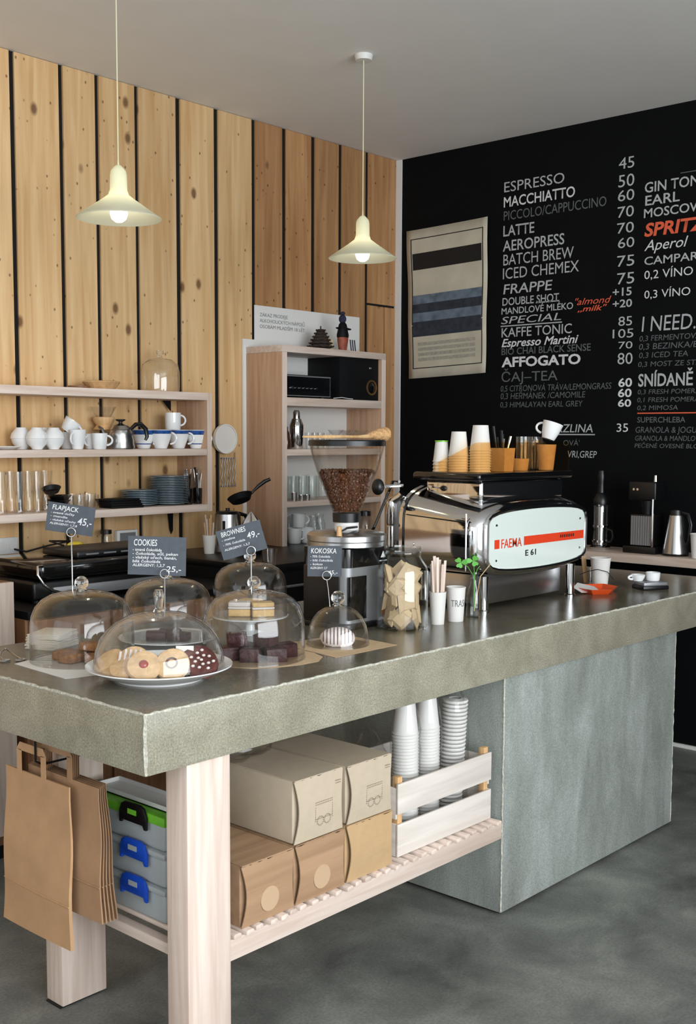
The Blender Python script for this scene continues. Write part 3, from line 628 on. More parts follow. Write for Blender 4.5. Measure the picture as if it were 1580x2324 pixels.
mug((sx(152, 4.24), 4.24, z2+.078), 'white cup tilted on top of a mug beside the bowls', .030, .040, .055, R(-20), rot=(0, R(35), R(-40)), name='cup')
mug((sx(157, 4.27), 4.27, z2), 'white mug under the tilted cup beside the bowls', .034, .038, .075, R(120))
mug((sx(176, 4.19), 4.19, z2), 'tapered white mug with its handle towards the bowls', .024, .038, .085, R(205))
mug((sx(208, 4.24), 4.24, z2), 'shorter white mug behind the straight-sided mug', .028, .034, .068, R(200))
mug((sx(226, 4.18), 4.18, z2), 'straight-sided white mug next to the glass coffee maker', .029, .035, .070, R(-38))
cm = thing('coffee_maker', 'hourglass glass coffee maker with a pale wooden collar', 'coffee maker', (sx(236, 4.31), 4.31, z2))
B().lathe(shell([(.0, 0), (.058, 0), (.062, .012), (.055, .05), (.022, .105), (.030, .14), (.058, .19)], .002), 28).make('flask', 'glass', cm, smooth=True)
B().lathe([(.046, .085), (.049, .088), (.034, .106), (.049, .128), (.050, .142), (.047, .144), (.028, .106), (.044, .086)], 24, closed=True).make('collar', 'beech', cm, smooth=True)
kt = thing('drip_kettle', 'ribbed steel gooseneck kettle with black knob and handle on the middle shelf', 'kettle', (sx(274, 4.21), 4.21, z2))
B().lathe([(0, 0), (.062, 0), (.064, .006), (.060, .030), (.061, .034), (.054, .058), (.055, .062), (.046, .084), (.047, .087), (.036, .104), (.012, .112), (.009, .116), (0, .116)], 32).make('body', 'steel', kt, smooth=True)
B().lathe([(0, .116), (.008, .116), (.008, .122), (.022, .128), (.023, .133), (0, .134)], 20).make('lid_knob', 'black', kt, smooth=True)
B().tube([(.040, -.02, .088), (.062, -.03, .110), (.088, -.035, .112), (.110, -.04, .090), (.116, -.042, .055), (.108, -.040, .040)], [.008, .010, .011, .011, .009, .007], 8).make('handle', 'black', kt, smooth=True)
B().tube([(-.055, .01, .02), (-.075, .015, .03), (-.078, .015, .06), (-.085, .02, .09), (-.105, .02, .10)], .006, 8).make('spout', 'steel', kt, smooth=True)
gc = 'blue and white cups in a row on the middle shelf'
for i, px in enumerate((326, 365, 405, 446)):
    y = (4.27, 4.225, 4.25, 4.225)[i]
    mug((sx(px, y), y, z2), 'large white cup with blue floral band standing on the middle shelf', .030, .054, .088, R(-50), gc, name='cup', band=(.22,) if i in (0, 3) else (.62,), hd=.03)
mug((sx(393, 4.24), 4.24, z2+.0888), 'tall white mug standing on top of the blue and white cups', .036, .038, .080, R(-30))
# ---- lower shelf
tg = None; gt = 'tall drinking glasses on the lower shelf'
tprof = shell([(0, 0), (.022, 0), (.0225, .01), (.018, .035), (.024, .09), (.031, .172)], .0022)
def glass_thing(name, prof, loc, label, cat, group, mm='glass', n=20, rot=None):
    return tag(B().lathe(prof, n).make(name, mm, smooth=True, loc=loc, rot=rot), label, cat, group)
for i, (px, y) in enumerate(((4, 4.22), (26, 4.30), (45, 4.21), (66, 4.29), (86, 4.21), (104, 4.30), (-16, 4.29))):
    P = (sx(px, y, 1150), y, z3)
    if tg is None: tg = glass_thing('tall_glass', tprof, P, 'tall footed drinking glass in the row on the lower shelf', 'glass', gt)
    else: o = tg.copy(); COL.objects.link(o); o.location = P
for i in range(3): lath('serving_bowl', [(0, 0), (.034, 0), (.052, .022), (.050, .023), (.032, .004), (0, .004)], 'black', (sx(132+i*2, 4.27, 1140), 4.27, z3+.004+i*.019), 'black serving bowl nested in the stack beside the tall glasses', 'bowl', 'black bowls nested on the lower shelf')
lath('ladle_dish', [(0, 0), (.03, 0), (.042, .020), (.040, .020), (.028, .003), (0, .003)], 'black', (sx(118, 4.24, 1140), 4.24, z3+.080), 'small black dish on top of the nested black bowls', 'bowl', rot=(R(12), R(-16), 0))
tprof2 = shell([(0, 0), (.028, 0), (.034, .02), (.036, .065)], .002); g0 = None
for px, y in ((160, 4.22), (183, 4.19), (206, 4.22), (200, 4.31), (166, 4.31)):
    P = (sx(px, y, 1145), y, z3)
    if g0 is None: g0 = glass_thing('tumbler', tprof2, P, 'small clear tumbler between the black bowls and black trays', 'glass', 'tumblers on the lower shelf')
    else: o = g0.copy(); COL.objects.link(o); o.location = P
for i in range(4):
    tag(B().box((-.085, -.055, 0), (.085, .055, .010)).make('serving_tray', 'black_matte', bevel=.003, loc=(sx(276-i*3, 4.225, 1145), 4.225, z3+i*.0105), rot=(0, 0, R(3*i-4))), 'flat black tray in the pile before the plates', 'tray', 'black trays on the lower shelf')
def plates(px, y, r, n, dz, label, group, zz):
    pl = None
    for k in range(n):
        P = (sx(px, y, 1120), y, zz+k*dz)
        if pl is None:
            pl = lath('plate', [(0, 0), (r*.55, 0), (r*.62, .003), (r, .010), (r, .0125), (r*.6, .006), (0, .005)], 'ceramic_grey', P, label, 'plate', group, n=32)
        else: o = pl.copy(); COL.objects.link(o); o.location = P
plates(317, 4.268, .085, 9, .0078, 'grey-blue plate in the lower of two plate stacks', 'low stack of plates on the lower shelf', z3)
plates(383, 4.250, .092, 17, .0078, 'grey-blue plate in the taller of two plate stacks', 'tall stack of plates on the lower shelf', z3)
for i, (px, y) in enumerate(((427, 4.20), (449, 4.21))):
    ct = thing('cutlery_jar', ('black jar of steel cutlery against the tall plate stack', 'black jar of cutlery with a black handle at the shelf end')[i], 'jar', (sx(px, y, 1130), y, z3))
    B().lathe([(0, 0), (.020, 0), (.022, .006), (.024, .075), (.022, .075), (.019, .008), (0, .008)], 20).make('jar', 'black_gloss', ct, smooth=True)
    for k in range(6):
        a = k*1.1+i; rr = .012; m_ = 'black' if (i == 1 and k == 2) else 'chrome'; hh = .145+.02*(k % 2)+(.03 if m_ == 'black' else 0)
        c_ = B(); c_.tube([(rr*.5*math.cos(a), rr*.5*math.sin(a), .010), (rr*math.cos(a)*1.1, rr*math.sin(a)*1.1, hh*.75), (rr*math.cos(a)*1.5, rr*math.sin(a)*1.5, hh)], [.002, .003, .0055], 8); c_.make('cutlery', m_, ct, smooth=True)
# ---- top board
bl = thing('glass_dome', 'glass bell dome standing on the top board of the wall shelf', 'dome', (sx(364, 4.25, 880), 4.25, z1))
B().lathe(shell([(.088, 0), (.090, .02), (.090, .09), (.082, .125), (.055, .148), (.014, .156), (.012, .158), (0, .158)], .002)[:-1]+[(.086, 0)], 36, closed=True).make('bell', 'glass', bl, smooth=True)
B().lathe([(0, .157), (.010, .158), (.009, .166), (.018, .178), (.017, .190), (0, .196)], 20).make('knob', 'solid_glass', bl, smooth=True)
lath('wooden_dish', [(0, 0), (.060, 0), (.084, .030), (.082, .034), (.074, .036), (0, .036)], 'beech', (sx(230, 4.24, 880), 4.24, z1), 'round turned wooden dish lying on the top board', 'dish', n=40)
lath('cork_mat', [(0, 0), (.045, 0), (.045, .012), (0, .012)], 'brown_wood', (sx(178, 4.26, 880), 4.26, z1), 'small dark cork disc beside the wooden dish', 'mat')
# ---- things hanging on the planks
def wallP(px, py, d=0.0): P = at_y(px, py, YW-d); return P
P = wallP(511, 996, .03)
sv = thing('sieve', 'round white mesh sieve hanging beside the shelf end', 'sieve', tuple(P))
B().lathe([(0, 0), (.070, 0), (.070, .003), (0, .003)], 36, TR((0, 0, 0), (R(90), 0, 0))).make('mesh_disc', 'paper', sv, smooth=True)
B().lathe([(.070, -.008), (.075, -.008), (.075, .010), (.070, .010)], 36, TR((0, 0, 0), (R(90), 0, 0)), closed=True).make('rim', 'white', sv, smooth=True)
B().tube([(-.055, .012, -.045), (-.075, .02, -.02), (-.095, .022, .01)], .003, 8).make('handle', 'steel', sv, smooth=True)
P = wallP(518, 1038, .012)
wr_ = thing('wire_rack', 'small wavy steel wire rack hanging on the planks below the sieve', 'rack', tuple(P))
for k in range(6):
    x_ = -.045+k*.018; B().tube([(x_+.004*math.sin(j*1.3+k), -.004, -.150*j/12) for j in range(13)], .0024, 6).make('wire', 'grey_steel', wr_, smooth=True)
for z_ in (-.004, -.146): B().tube([(-.050, 0, z_), (.050, 0, z_)], .0026, 6).make('bar', 'grey_steel', wr_, smooth=True)
B().tube([(.045, 0, 0), (.050, .004, .025)], .0025, 6).make('hook', 'grey_steel', wr_, smooth=True)
P = wallP(387, 1170, .012)
kn = thing('kitchen_knife', 'black-bladed kitchen knife hanging point down under the lower shelf', 'knife', (P.x, P.y, zt3-.036))
B().prism([(-.018, 0), (.016, 0), (.014, -.10), (.004, -.118), (-.006, -.095)], -.0015, .0015, TR((0, 0, 0), (R(90), 0, 0))).make('blade', 'black_matte', kn)
P = wallP(18, 1239, .011)
so = thing('wall_socket', 'double white wall socket on the planks over the grill', 'socket', tuple(P))
B().box((-.055, 0, -.036), (.052, .0105, .036)).make('plate', 'white', so, bevel=.003)
for k in (-.027, .025): B().lathe([(0, 0), (.019, 0), (.0205, .003), (0, .003)], 24, TR((k, 0, 0), (R(90), 0, 0))).make('outlet', 'paper', so, smooth=True)
P = wallP(290, 1222, .03)
dv = thing('wall_device', 'small white wall-mounted box with a grey screen above the grill', 'device', tuple(P))
B().box((-.06, 0, -.04), (.06, .0295, .04)).make('case', 'white', dv, bevel=.004); B().box((-.045, -.002, -.02), (.045, -.0005, .028)).make('screen', 'grey_steel', dv)

# ================================================================== BACK COUNTER RUN
ca = thing('base_cabinet', 'pale pink timber cabinet end beside the contact grill counter', 'cabinet', (0.9, 3.60, 0))
xA = at_y(33, 1400, 3.60).x; zA = at_y(20, 1322, 3.60).z
B().box((0, .02, .06), (xA-.9, YW-3.60-.004, zA)).make('carcass', 'brown_wood', ca, bevel=.002); B().box((.002, 0, .10), (xA-.9, .019, zA)).make('door', 'ash', ca, bevel=.002); B().box((0, .05, 0), (xA-.9, .7, .06)).make('plinth', 'black_matte', ca)
XB0, XB1, ZBK = xA+.055, 3.36, .905
cbn = thing('grill_cabinet', 'brown timber cabinet with dark worktop under the contact grill', 'cabinet', (XB0, 3.60, 0))
W_ = XB1-XB0
B().box((0, .02, .06), (W_, YW-3.60-.004, ZBK-.03)).make('carcass', 'brown_wood', cbn, bevel=.002); B().box((0, 0, ZBK-.03), (W_, YW-3.60-.004, ZBK)).make('worktop', 'black_matte', cbn, bevel=.002)
for k in range(3): B().box((.01+k*W_/3, 0, .10), (W_/3*(k+1)-.01, .019, ZBK-.035)).make('door', 'brown_wood', cbn, bevel=.002)
B().box((0, .05, 0), (W_, .7, .06)).make('plinth', 'black_matte', cbn)
XC0, XC1, ZC0, YC0 = 3.385, 4.98, .985, 3.55
cc = thing('black_cabinet', 'matt black back counter under the tall shelf unit', 'cabinet', (XC0, YC0, 0))
B().box((0, .012, .06), (XC1-XC0, YW-YC0-.004, ZC0-.03)).make('carcass', 'black_matte', cc, bevel=.002); B().box((-.002, 0, ZC0-.03), (XC1-XC0, YW-YC0-.004, ZC0)).make('worktop', 'black', cc, bevel=.003)
for k in range(3):
    d_ = B().box((.01+k*.53, 0, .10), (.525*(k+1), .0115, ZC0-.04)).make('door', 'black_matte', cc, bevel=.002)
    B().tube([(.06+k*.53, -.02, ZC0-.10), (.47+k*.53, -.02, ZC0-.10)], .006, 8).make('handle', 'grey_steel', d_, smooth=True)
B().box((0, .05, 0), (XC1-XC0, .7, .06)).make('plinth', 'black_matte', cc)
# contact grill
G0 = at_y(62, 1345, 3.78).x; G1 = at_y(300, 1345, 3.78).x+.22
gr = thing('contact_grill', 'black contact grill with a curved chrome side handle on the back counter', 'grill', (G0, 3.72, ZBK+.001))
gw = G1-G0
B().box((0, .02, .012), (gw, .40, .085)).make('base', 'black', gr, bevel=.012, seg=3); B().box((.08, .004, .020), (gw-.01, .019, .060)).make('front_strip', 'grey_steel', gr, bevel=.002)
B().box((.02, .0, .090), (gw-.02, .40, .155)).make('lid', 'black_gloss', gr, bevel=.018, seg=3)
B().box((.22, .05, .156), (gw-.06, .30, .185)).make('hinge_cover', 'black', gr, bevel=.010, seg=2)
for k in range(4): B().box((.26+k*.085, .046, .168), (.32+k*.085, .0495, .174)).make('vent_slot', 'grey_steel', gr)
B().tube([(.010, -.03, .150), (-.012, -.035, .150), (-.022, -.05, .120), (-.005, -.06, .085), (.030, -.062, .060), (.075, -.05, .045), (.085, -.01, .045)], .006, 10).make('handle', 'chrome', gr, smooth=True)
for px_, py_ in ((.03, .05), (gw-.05, .05), (.03, .37), (gw-.05, .37)): B().lathe([(0, 0), (.014, 0), (.014, .012), (0, .012)], 12, TR((px_, py_, 0))).make('foot', 'rubber', gr)
pcab = [at_y(32, 1246, YW-.013), at_y(60, 1252, 4.33), at_y(110, 1238, 4.28), at_y(160, 1228, 4.20), Vector((G0+.28, 4.05, ZBK+.205)), Vector((G0+.30, 3.98, ZBK+.1895))]
tag(B().tube([tuple(p) for p in pcab], .004, 8).make('power_cable', 'rubber', smooth=True), 'black power cable looping from the wall socket to the grill', 'cable')
tag(B().blob(.045, .03, .022, nu=12, nv=7, jit=.15, flat=.3).make('dish_cloth', 'yellow', smooth=True, loc=(at_y(180, 1240, 4.06).x-.02, 4.06, ZBK+.001+.155+.0156)), 'crumpled yellow cloth lying on the grill lid', 'cloth')
oj = thing('spice_jar', 'small glass jar with black lid behind the grill', 'jar', (at_y(241, 1230, 4.30).x, 4.30, ZBK+.001))
jz = at_y(241, 1203, 4.30).z-ZBK
B().lathe(shell([(0, 0), (.024, 0), (.026, .005), (.026, jz-.03), (.022, jz-.016)], .002), 20).make('jar', 'glass', oj, smooth=True); B().lathe([(0, jz-.018), (.026, jz-.018), (.026, jz), (0, jz)], 20).make('lid', 'black', oj, smooth=True)
# stick cup, kettle, juicer, pan, tumbler on the black counter
zk = ZC0+.001
def on_blk(px, py): P = at_z(px, py, zk); return (P.x, min(P.y, 4.28), zk)
P = on_blk(476, 1256); y_ = P[1]
scp = thing('stick_cup', 'white cup of wooden stirrers on the black back counter', 'cup', (sx(475, y_, 1240), y_, zk)); k_ = ppm((sx(475, y_, 1240), y_, zk))
B().lathe([(0, 0), (.024, 0), (.032, 42/k_), (.030, 42/k_), (.022, .004), (0, .004)], 20).make('cup', 'paper', scp, smooth=True)
for k in range(7):
    a = k*.9; B().tube([(.010*math.cos(a), .010*math.sin(a), .006), (.024*math.cos(a), .020*math.sin(a), (70+9*(k % 3))/k_)], .0035, 6).make('stirrer', 'beech' if k % 2 else 'ash', scp)
y_ = 4.10
ek = thing('water_kettle', 'tall brushed steel kettle with black handle and lid on the back counter', 'kettle', (sx(517, y_, 1200), y_, zk)); k_ = ppm((sx(517, y_, 1200), y_, zk)); h_ = at_y(517, 1166, y_).z-zk
B().lathe([(0, 0), (.070, 0), (.072, .012), (.066, h_*.6), (.062, h_), (0, h_)], 32).make('body', 'steel', ek, smooth=True)
B().lathe([(0, h_), (.060, h_), (.050, h_+.012), (.010, h_+.016), (.010, h_+.028), (0, h_+.029)], 28).make('lid', 'black', ek, smooth=True)
B().tube([(.055, -.02, h_), (.088, -.03, h_-.01), (.105, -.035, h_-.05), (.100, -.033, h_-.11), (.075, -.025, h_-.14)], .010, 10).make('handle', 'black', ek, smooth=True)
B().box((-.062, -.040, .03), (-.050, -.030, h_-.03)).make('gauge', 'black', ek, bevel=.002)
y_ = 3.98; jx = sx(570, y_, 1190); jz0 = at_y(570, 1198, y_).z
ju = thing('citrus_juicer', 'steel citrus juicer with fluted cone on a dark base', 'juicer', (jx, y_, zk)); hz_ = jz0-zk
B().lathe([(0, 0), (.052, 0), (.054, .01), (.046, hz_-.03), (.058, hz_-.008), (.056, hz_-.004), (0, hz_-.012)], 28).make('base', 'black', ju, smooth=True)
fc = B(); V = []; Fs = []; nn = 24
for j, (r_, z_) in enumerate(((.044, hz_-.004), (.040, hz_+.015), (.028, hz_+.040), (.014, hz_+.062), (.003, hz_+.078))):
    for i in range(nn): a = 2*math.pi*i/nn; q = r_*(1+(.16 if i % 2 else -.10)); V.append((q*math.cos(a), q*math.sin(a), z_))
for j in range(4):
    for i in range(nn): Fs.append((j*nn+i, j*nn+(i+1) % nn, (j+1)*nn+(i+1) % nn, (j+1)*nn+i))
Fs += [tuple(range(nn))[::-1], tuple(4*nn+i for i in range(nn))]
fc.add(V, Fs); fc.make('cone', 'chrome', ju)
y_ = 4.02; Pp = at_y(546, 1132, y_)
pn = thing('frying_pan', 'small black frying pan tipped up on the kettle with its handle raised', 'pan', tuple(Pp), rot=(R(-22), R(-16), R(-38)))
B().lathe([(0, -.012), (.046, -.012), (.062, .014), (.060, .015), (.045, -.009), (0, -.009)], 32).make('bowl', 'black_matte', pn, smooth=True)
B().tube([(.056, 0, .010), (.075, 0, .022), (.10, 0, .036), (.135, 0, .050), (.165, 0, .054)], [.006, .006, .009, .010, .008], 10).make('handle', 'black', pn, smooth=True)
P = on_blk(612, 1287)
tag(B().lathe(shell([(0, 0), (.026, 0), (.030, .018), (.032, .028), (.034, .078)], .002), 14).make('tumbler', 'glass', smooth=True, loc=P), 'faceted glass tumbler standing alone on the black back counter', 'glass')
# ================================================================== TALL OPEN SHELF CABINET
XK0, YK = 4.054, 4.100
XK1 = at_y(876, 805, YK).x; ZK1 = at_y(640, 782, YK).z; ZK0 = ZC0+.001
kb = thing('shelf_cabinet', 'tall oak open cabinet with amplifier, speaker and glassware on the black counter', 'cabinet', (XK0, YK, ZK0))
kw, kd, kh = XK1-XK0, YW-YK-.012, ZK1-ZK0; t_ = .034
for a_ in (0, kw-t_):
    B().box((a_, .0015, 0), (a_+t_, kd, kh-t_-.0005)).make('side_panel', 'ash_warm', kb, bevel=.001); B().box((a_, 0, 0), (a_+t_, .0013, kh-t_-.0005)).make('edge_band', 'ash', kb)
B().box((0, 0, kh-t_), (kw, kd, kh)).make('top_panel', 'ash_x', kb, bevel=.001)
zs = [at_y(640, 901, YK).z-ZK0, at_y(640, 1020, YK).z-ZK0, at_y(640, 1140, YK).z-ZK0]
for z_, th in zip(zs, (.042, .032, .028)): B().box((t_+.0005, 0, z_-th), (kw-t_-.0005, kd-.004, z_)).make('shelf', 'ash_x', kb, bevel=.001)
B().box((t_, kd-.0035, 0), (kw-t_, kd, kh-t_)).make('back_panel', 'white', kb)
xb_ = at_y(549, 900, YW).x
B().box((xb_-XK0, kd+.0005, .0), (kw*.6, kd+.0105, at_y(552, 769, YW).z-ZK0)).make('backing_board', 'white', kb)
f1, f2, f3 = (ZK0+z+.0006 for z in zs)
XIN = XK1-.036
def kx(px, y=4.2, py=1000): return at_y(px, py, y).x
ax0, ax1 = kx(642, 4.125, 870), kx(747, 4.125, 870); ah = at_y(700, 852, 4.125).z-f1
am = thing('amplifier', 'black stereo amplifier with small silver knobs in the cabinet top bay', 'amplifier', (ax0, 4.115, f1))
B().box((0, .004, .008), (ax1-ax0, .22, ah)).make('case', 'black', am, bevel=.003); B().box((.004, 0, .012), (ax1-ax0-.004, .0035, ah-.006)).make('front_plate', 'black_gloss', am)
B().box((0, -.002, ah-.010), (ax1-ax0, .0035, ah-.004)).make('trim_strip', 'grey_steel', am); B().box((0, -.002, .008), (ax1-ax0, .0035, .012)).make('trim_strip', 'grey_steel', am)
for s_ in (0, ax1-ax0-.003): B().box((s_, -.002, .012), (s_+.003, -.0003, ah-.011)).make('trim_strip', 'chrome', am)
for k in range(7): B().lathe([(0, 0), (.0055 if k else .009, 0), (.0045 if k else .008, .010), (0, .010)], 12, TR((.055+k*.030, 0, ah*.42), (R(90), 0, 0))).make('knob', 'chrome', am, smooth=True)
for k_ in (.03, ax1-ax0-.03):
    for q in (.03, .19): B().lathe([(0, 0), (.010, 0), (.010, .008), (0, .008)], 10, TR((k_, q, 0))).make('foot', 'rubber', am)
s0, s1 = kx(768, 4.13, 870), min(kx(860, 4.13, 870), XIN-.002); sh = at_y(800, 812, 4.13).z-f1
sp = thing('loudspeaker', 'black bookshelf loudspeaker with bronze-ringed cone beside the amplifier', 'speaker', (s0, 4.12, f1))
sw = s1-s0; B().box((0, 0, 0), (sw, .235, sh)).make('cabinet', 'black_matte', sp, bevel=.003)
cx_ = kx(843, 4.12, 870)-s0; cz_ = at_y(843, 880, 4.12).z-f1
B().lathe([(.033, 0), (.042, 0), (.041, .006), (.033, .004)], 32, TR((cx_, 0, cz_), (R(90), 0, 0)), closed=True).make('cone_ring', 'bronze', sp, smooth=True)
B().lathe([(0, .004), (.012, .004), (.032, .001), (.033, 0), (0, 0)], 32, TR((cx_, -.0002, cz_), (R(90), 0, 0))).make('cone', 'black_gloss', sp, smooth=True)
B().lathe([(0, .004), (.006, .003), (.008, 0), (0, 0)], 20, TR((cx_-.01, -.0002, at_y(838, 836, 4.12).z-f1), (R(90), 0, 0))).make('tweeter', 'chrome', sp, smooth=True)
tag(B().tube([(kx(755, 4.115, 900), 4.108, f1+.004), (kx(775, 4.11, 900), 4.107, f1+.010), (kx(790, 4.11, 900), 4.106, f1+.005), (kx(800, 4.11, 900), 4.107, f1+.004)], .002, 6).make('audio_cable', 'white', smooth=True), 'thin white cable lying in front of the loudspeaker', 'cable')
# second bay
y_ = 4.17
shk = thing('cocktail_shaker', 'polished steel cocktail shaker in the cabinet bay under the amplifier', 'shaker', (kx(673, y_, 990), y_, f2)); hs = at_y(673, 931, y_).z-f2
B().lathe([(0, 0), (.030, 0), (.034, .01), (.038, hs*.55), (.037, hs*.62), (.024, hs*.78), (0, hs*.78)], 28).make('body', 'chrome', shk, smooth=True); B().lathe([(0, hs*.78), (.019, hs*.78), (.018, hs*.95), (.012, hs), (0, hs)], 24).make('cap', 'chrome', shk, smooth=True)
lath('bottle', [(0, 0), (.020, 0), (.021, .006), (.021, .075), (.009, .095), (.009, .115), (0, .115)], 'amber_bottle', (kx(650, 4.17, 990), 4.17, f2), 'small dark red-brown bottle beside the cocktail shaker', 'bottle')
sp_ = shell([(0, 0), (.017, 0), (.018, .01), (.024, .085)], .002); g_ = None
for px, y in ((702, 4.16), (716, 4.24), (728, 4.17), (740, 4.25)):
    P = (kx(px, y, 1000), y, f2)
    if g_ is None: g_ = glass_thing('shot_glass', sp_, P, 'slim clear shot glass next to the cocktail shaker', 'glass', 'shot glasses in the second bay')
    else: o = g_.copy(); COL.objects.link(o); o.location = P
cp = shell([(0, 0), (.034, 0), (.034, .002), (.004, .006), (.003, .060), (.010, .066), (.046, .100)], .0015); g_ = None
for px, y in ((762, 4.17), (786, 4.26), (818, 4.17), (838, 4.29)):
    P = (min(kx(px, y, 1000), XIN-.049), y, f2)
    if g_ is None: g_ = glass_thing('cocktail_glass', cp, P, 'stemmed cocktail glass behind the grinder hopper', 'glass', 'stemmed glasses in the second bay')
    else: o = g_.copy(); COL.objects.link(o); o.location = P
# third bay
tp = shell([(0, 0), (.026, 0), (.028, .006), (.031, .125)], .0022); g_ = None
for px, y in ((648, 4.16), (668, 4.17), (690, 4.15), (712, 4.16), (660, 4.26), (684, 4.26), (708, 4.26), (735, 4.25), (858, 4.16), (842, 4.26), (800, 4.26)):
    P = (min(kx(px, y, 1110), XIN-.034), y, f3)
    if g_ is None: g_ = glass_thing('highball_glass', tp, P, 'greenish highball glass in the third cabinet bay', 'glass', 'highball glasses in the third bay', 'glass_green')
    else: o = g_.copy(); COL.objects.link(o); o.location = P
for i, px in enumerate((669, 686, 699)): lath('jigger', [(0, 0), (.014, 0), (.016, .030 if i else .045), (.0145, .030 if i else .045), (.012, .004), (0, .004)], 'chrome', (kx(px, 4.115, 1130), 4.120, f3), ('tallest small steel jigger before the highball glasses', 'short steel jigger in the middle of three', 'short steel jigger nearest the hopper')[i], 'jigger')
# bottom bay on the black worktop
zb_ = ZC0+.0018
for i, (px, y, a_) in enumerate(((668, 4.18, -30), (698, 4.16, -20))):
    mug((kx(px, y, 1200), y, zb_), ('white mug in the bottom cabinet bay by the oak side', 'white mug with its handle showing in the bottom cabinet bay')[i], .034, .040, .080, R(a_))
mug((kx(684, 4.17, 1200), 4.19, zb_+.0815), 'white mug standing on the two mugs in the bottom bay', .034, .038, .070, R(-25))
g_ = None
for px, y in ((655, 4.30), (676, 4.30), (712, 4.19), (725, 4.29)):
    P = (kx(px, y, 1210), y, zb_)
    if g_ is None: g_ = glass_thing('carafe', shell([(0, 0), (.030, 0), (.034, .02), (.034, .08), (.022, .11), (.026, .135)], .002), P, 'small clear carafe in the bottom cabinet bay', 'carafe', 'carafes in the bottom bay', 'glass_green')
    else: o = g_.copy(); COL.objects.link(o); o.location = P
gj = thing('glass_jug', 'clear glass jug with black collar behind the grinder', 'jug', (kx(828, 4.17, 1190), 4.17, zb_)); hj = at_y(828, 1160, 4.17).z-zb_
B().lathe(shell([(0, 0), (.045, 0), (.050, .02), (.046, hj*.6), (.030, hj*.85)], .0022), 28).make('flask', 'glass', gj, smooth=True); B().lathe([(.028, hj*.82), (.034, hj*.82), (.032, hj), (.026, hj)], 24, closed=True).make('collar', 'black', gj, smooth=True)
lath('pepper_mill', [(0, 0), (.022, 0), (.024, .01), (.018, .06), (.022, .09), (.022, .12), (.010, .14), (0, .145)], 'black_gloss', (kx(862, 4.17, 1190), 4.17, zb_), 'glossy black pepper mill beside the glass jug', 'mill')
# ---- on top of the cabinet
ft = ZK1+.0008
q1, q2 = at_y(577, 692, YW-.006), at_y(815, 718, YW-.006)
sg = thing('notice_board', 'white notice with grey capitals leaning on the planks above the cabinet', 'sign', (q1.x, YW-.008, ft))
B().box((0, -.002, 0), (q2.x-q1.x, .003, q1.z-ft)).make('panel', 'white', sg)
hn = q1.z-ft
for i, (tx, w_) in enumerate((('ZÁKAZ PRODEJE', .205), ('ALKOHOLICKÝCH NÁPOJŮ', .335), ('OSOBÁM MLADŠÍM 18 LET', .335))):
    lettering(tx, 'grey_ink', sg, (.035, -.002, hn-.055-i*.030), (1, 0, 0), (0, 0, 1), .019, w_, off=.0012)
px_c = kx(728, 4.22, 760)
pcn = thing('pine_cone', 'dark brown pine cone ornament in front of the white notice', 'pine cone', (px_c, 4.22, ft))
for j in range(6):
    r_ = .070-.009*j; z_ = .010+j*.017; nn = 13-j
    for i in range(nn):
        a = 2*math.pi*(i+.5*(j % 2))/nn
        if j == 0 and i == 0 or 'sc_' not in globals():
            sc_ = B(); sc_.prism([(-.012, 0), (.012, 0), (.016, .018), (0, .028), (-.016, .018)], 0, .007); sc0 = sc_.make('scale', 'cone', pcn); o = sc0
        else: o = sc0.copy(); COL.objects.link(o); o.parent = pcn
        o.location = (math.cos(a)*(r_-.022), math.sin(a)*(r_-.022), z_); o.rotation_euler = Euler((R(18), 0, a-R(90)))
B().lathe([(0, 0), (.050, 0), (.046, .05), (.022, .098), (.004, .112), (.003, .128), (0, .128)], 14).make('core', 'cone', pcn, smooth=True)
fx = kx(778, 4.17, 770)
fg = thing('figurine', 'painted clay figurine with a dark headscarf and raised arms beside the pine cone', 'figurine', (fx, 4.17, ft)); hf = at_y(778, 706, 4.17).z-ft
B().lathe([(0, 0), (.024, 0), (.028, hf*.12), (.034, hf*.30), (.026, hf*.48), (.022, hf*.55), (0, hf*.57)], 20, sy=.8).make('robe', 'terracotta', fg, smooth=True)
B().lathe([(.0345, hf*.34), (.036, hf*.40), (.030, hf*.52), (.024, hf*.66), (.014, hf*.72), (0, hf*.73)], 20, sy=.85).make('shawl', 'black_matte', fg, smooth=True)
B().blob(.021, .020, .024, TR((-.002, 0, hf*.80)), nu=14, nv=9).make('head', 'navy', fg, smooth=True)
B().blob(.014, .013, .010, TR((-.004, -.004, hf*.94)), nu=12, nv=7).make('topknot', 'navy', fg, smooth=True)
for s_ in (-1, 1): B().tube([(s_*.020, 0, hf*.58), (s_*.040, -.004, hf*.56), (s_*.058, -.006, hf*.56)], [.008, .006, .004], 8).make('arm', 'black_matte', fg, smooth=True)
st_ = B(); st_.prism([(-.020, .0), (.016, .0), (.022, .05), (.010, .066), (.0, .050), (-.012, .070), (-.026, .046)], -.002, .002, TR((0, 0, 0), (R(90), 0, 0)))
tag(st_.make('paper_star', 'kraft_pale', loc=(kx(753, 4.19, 770), 4.20, ft)), 'cut cream paper shape between the pine cone and figurine', 'ornament')
cd = thing('striped_card', 'small white card with dark blue stripes next to the figurine', 'card', (kx(802, 4.18, 780), 4.18, ft), rot=(R(-8), 0, 0))
B().box((-.026, 0, 0), (.026, .0015, .075)).make('card', 'paper', cd)
for k in range(3): B().box((-.020+k*.017, -.001, .008), (-.011+k*.017, -.0002, .068)).make('stripe', 'navy', cd)

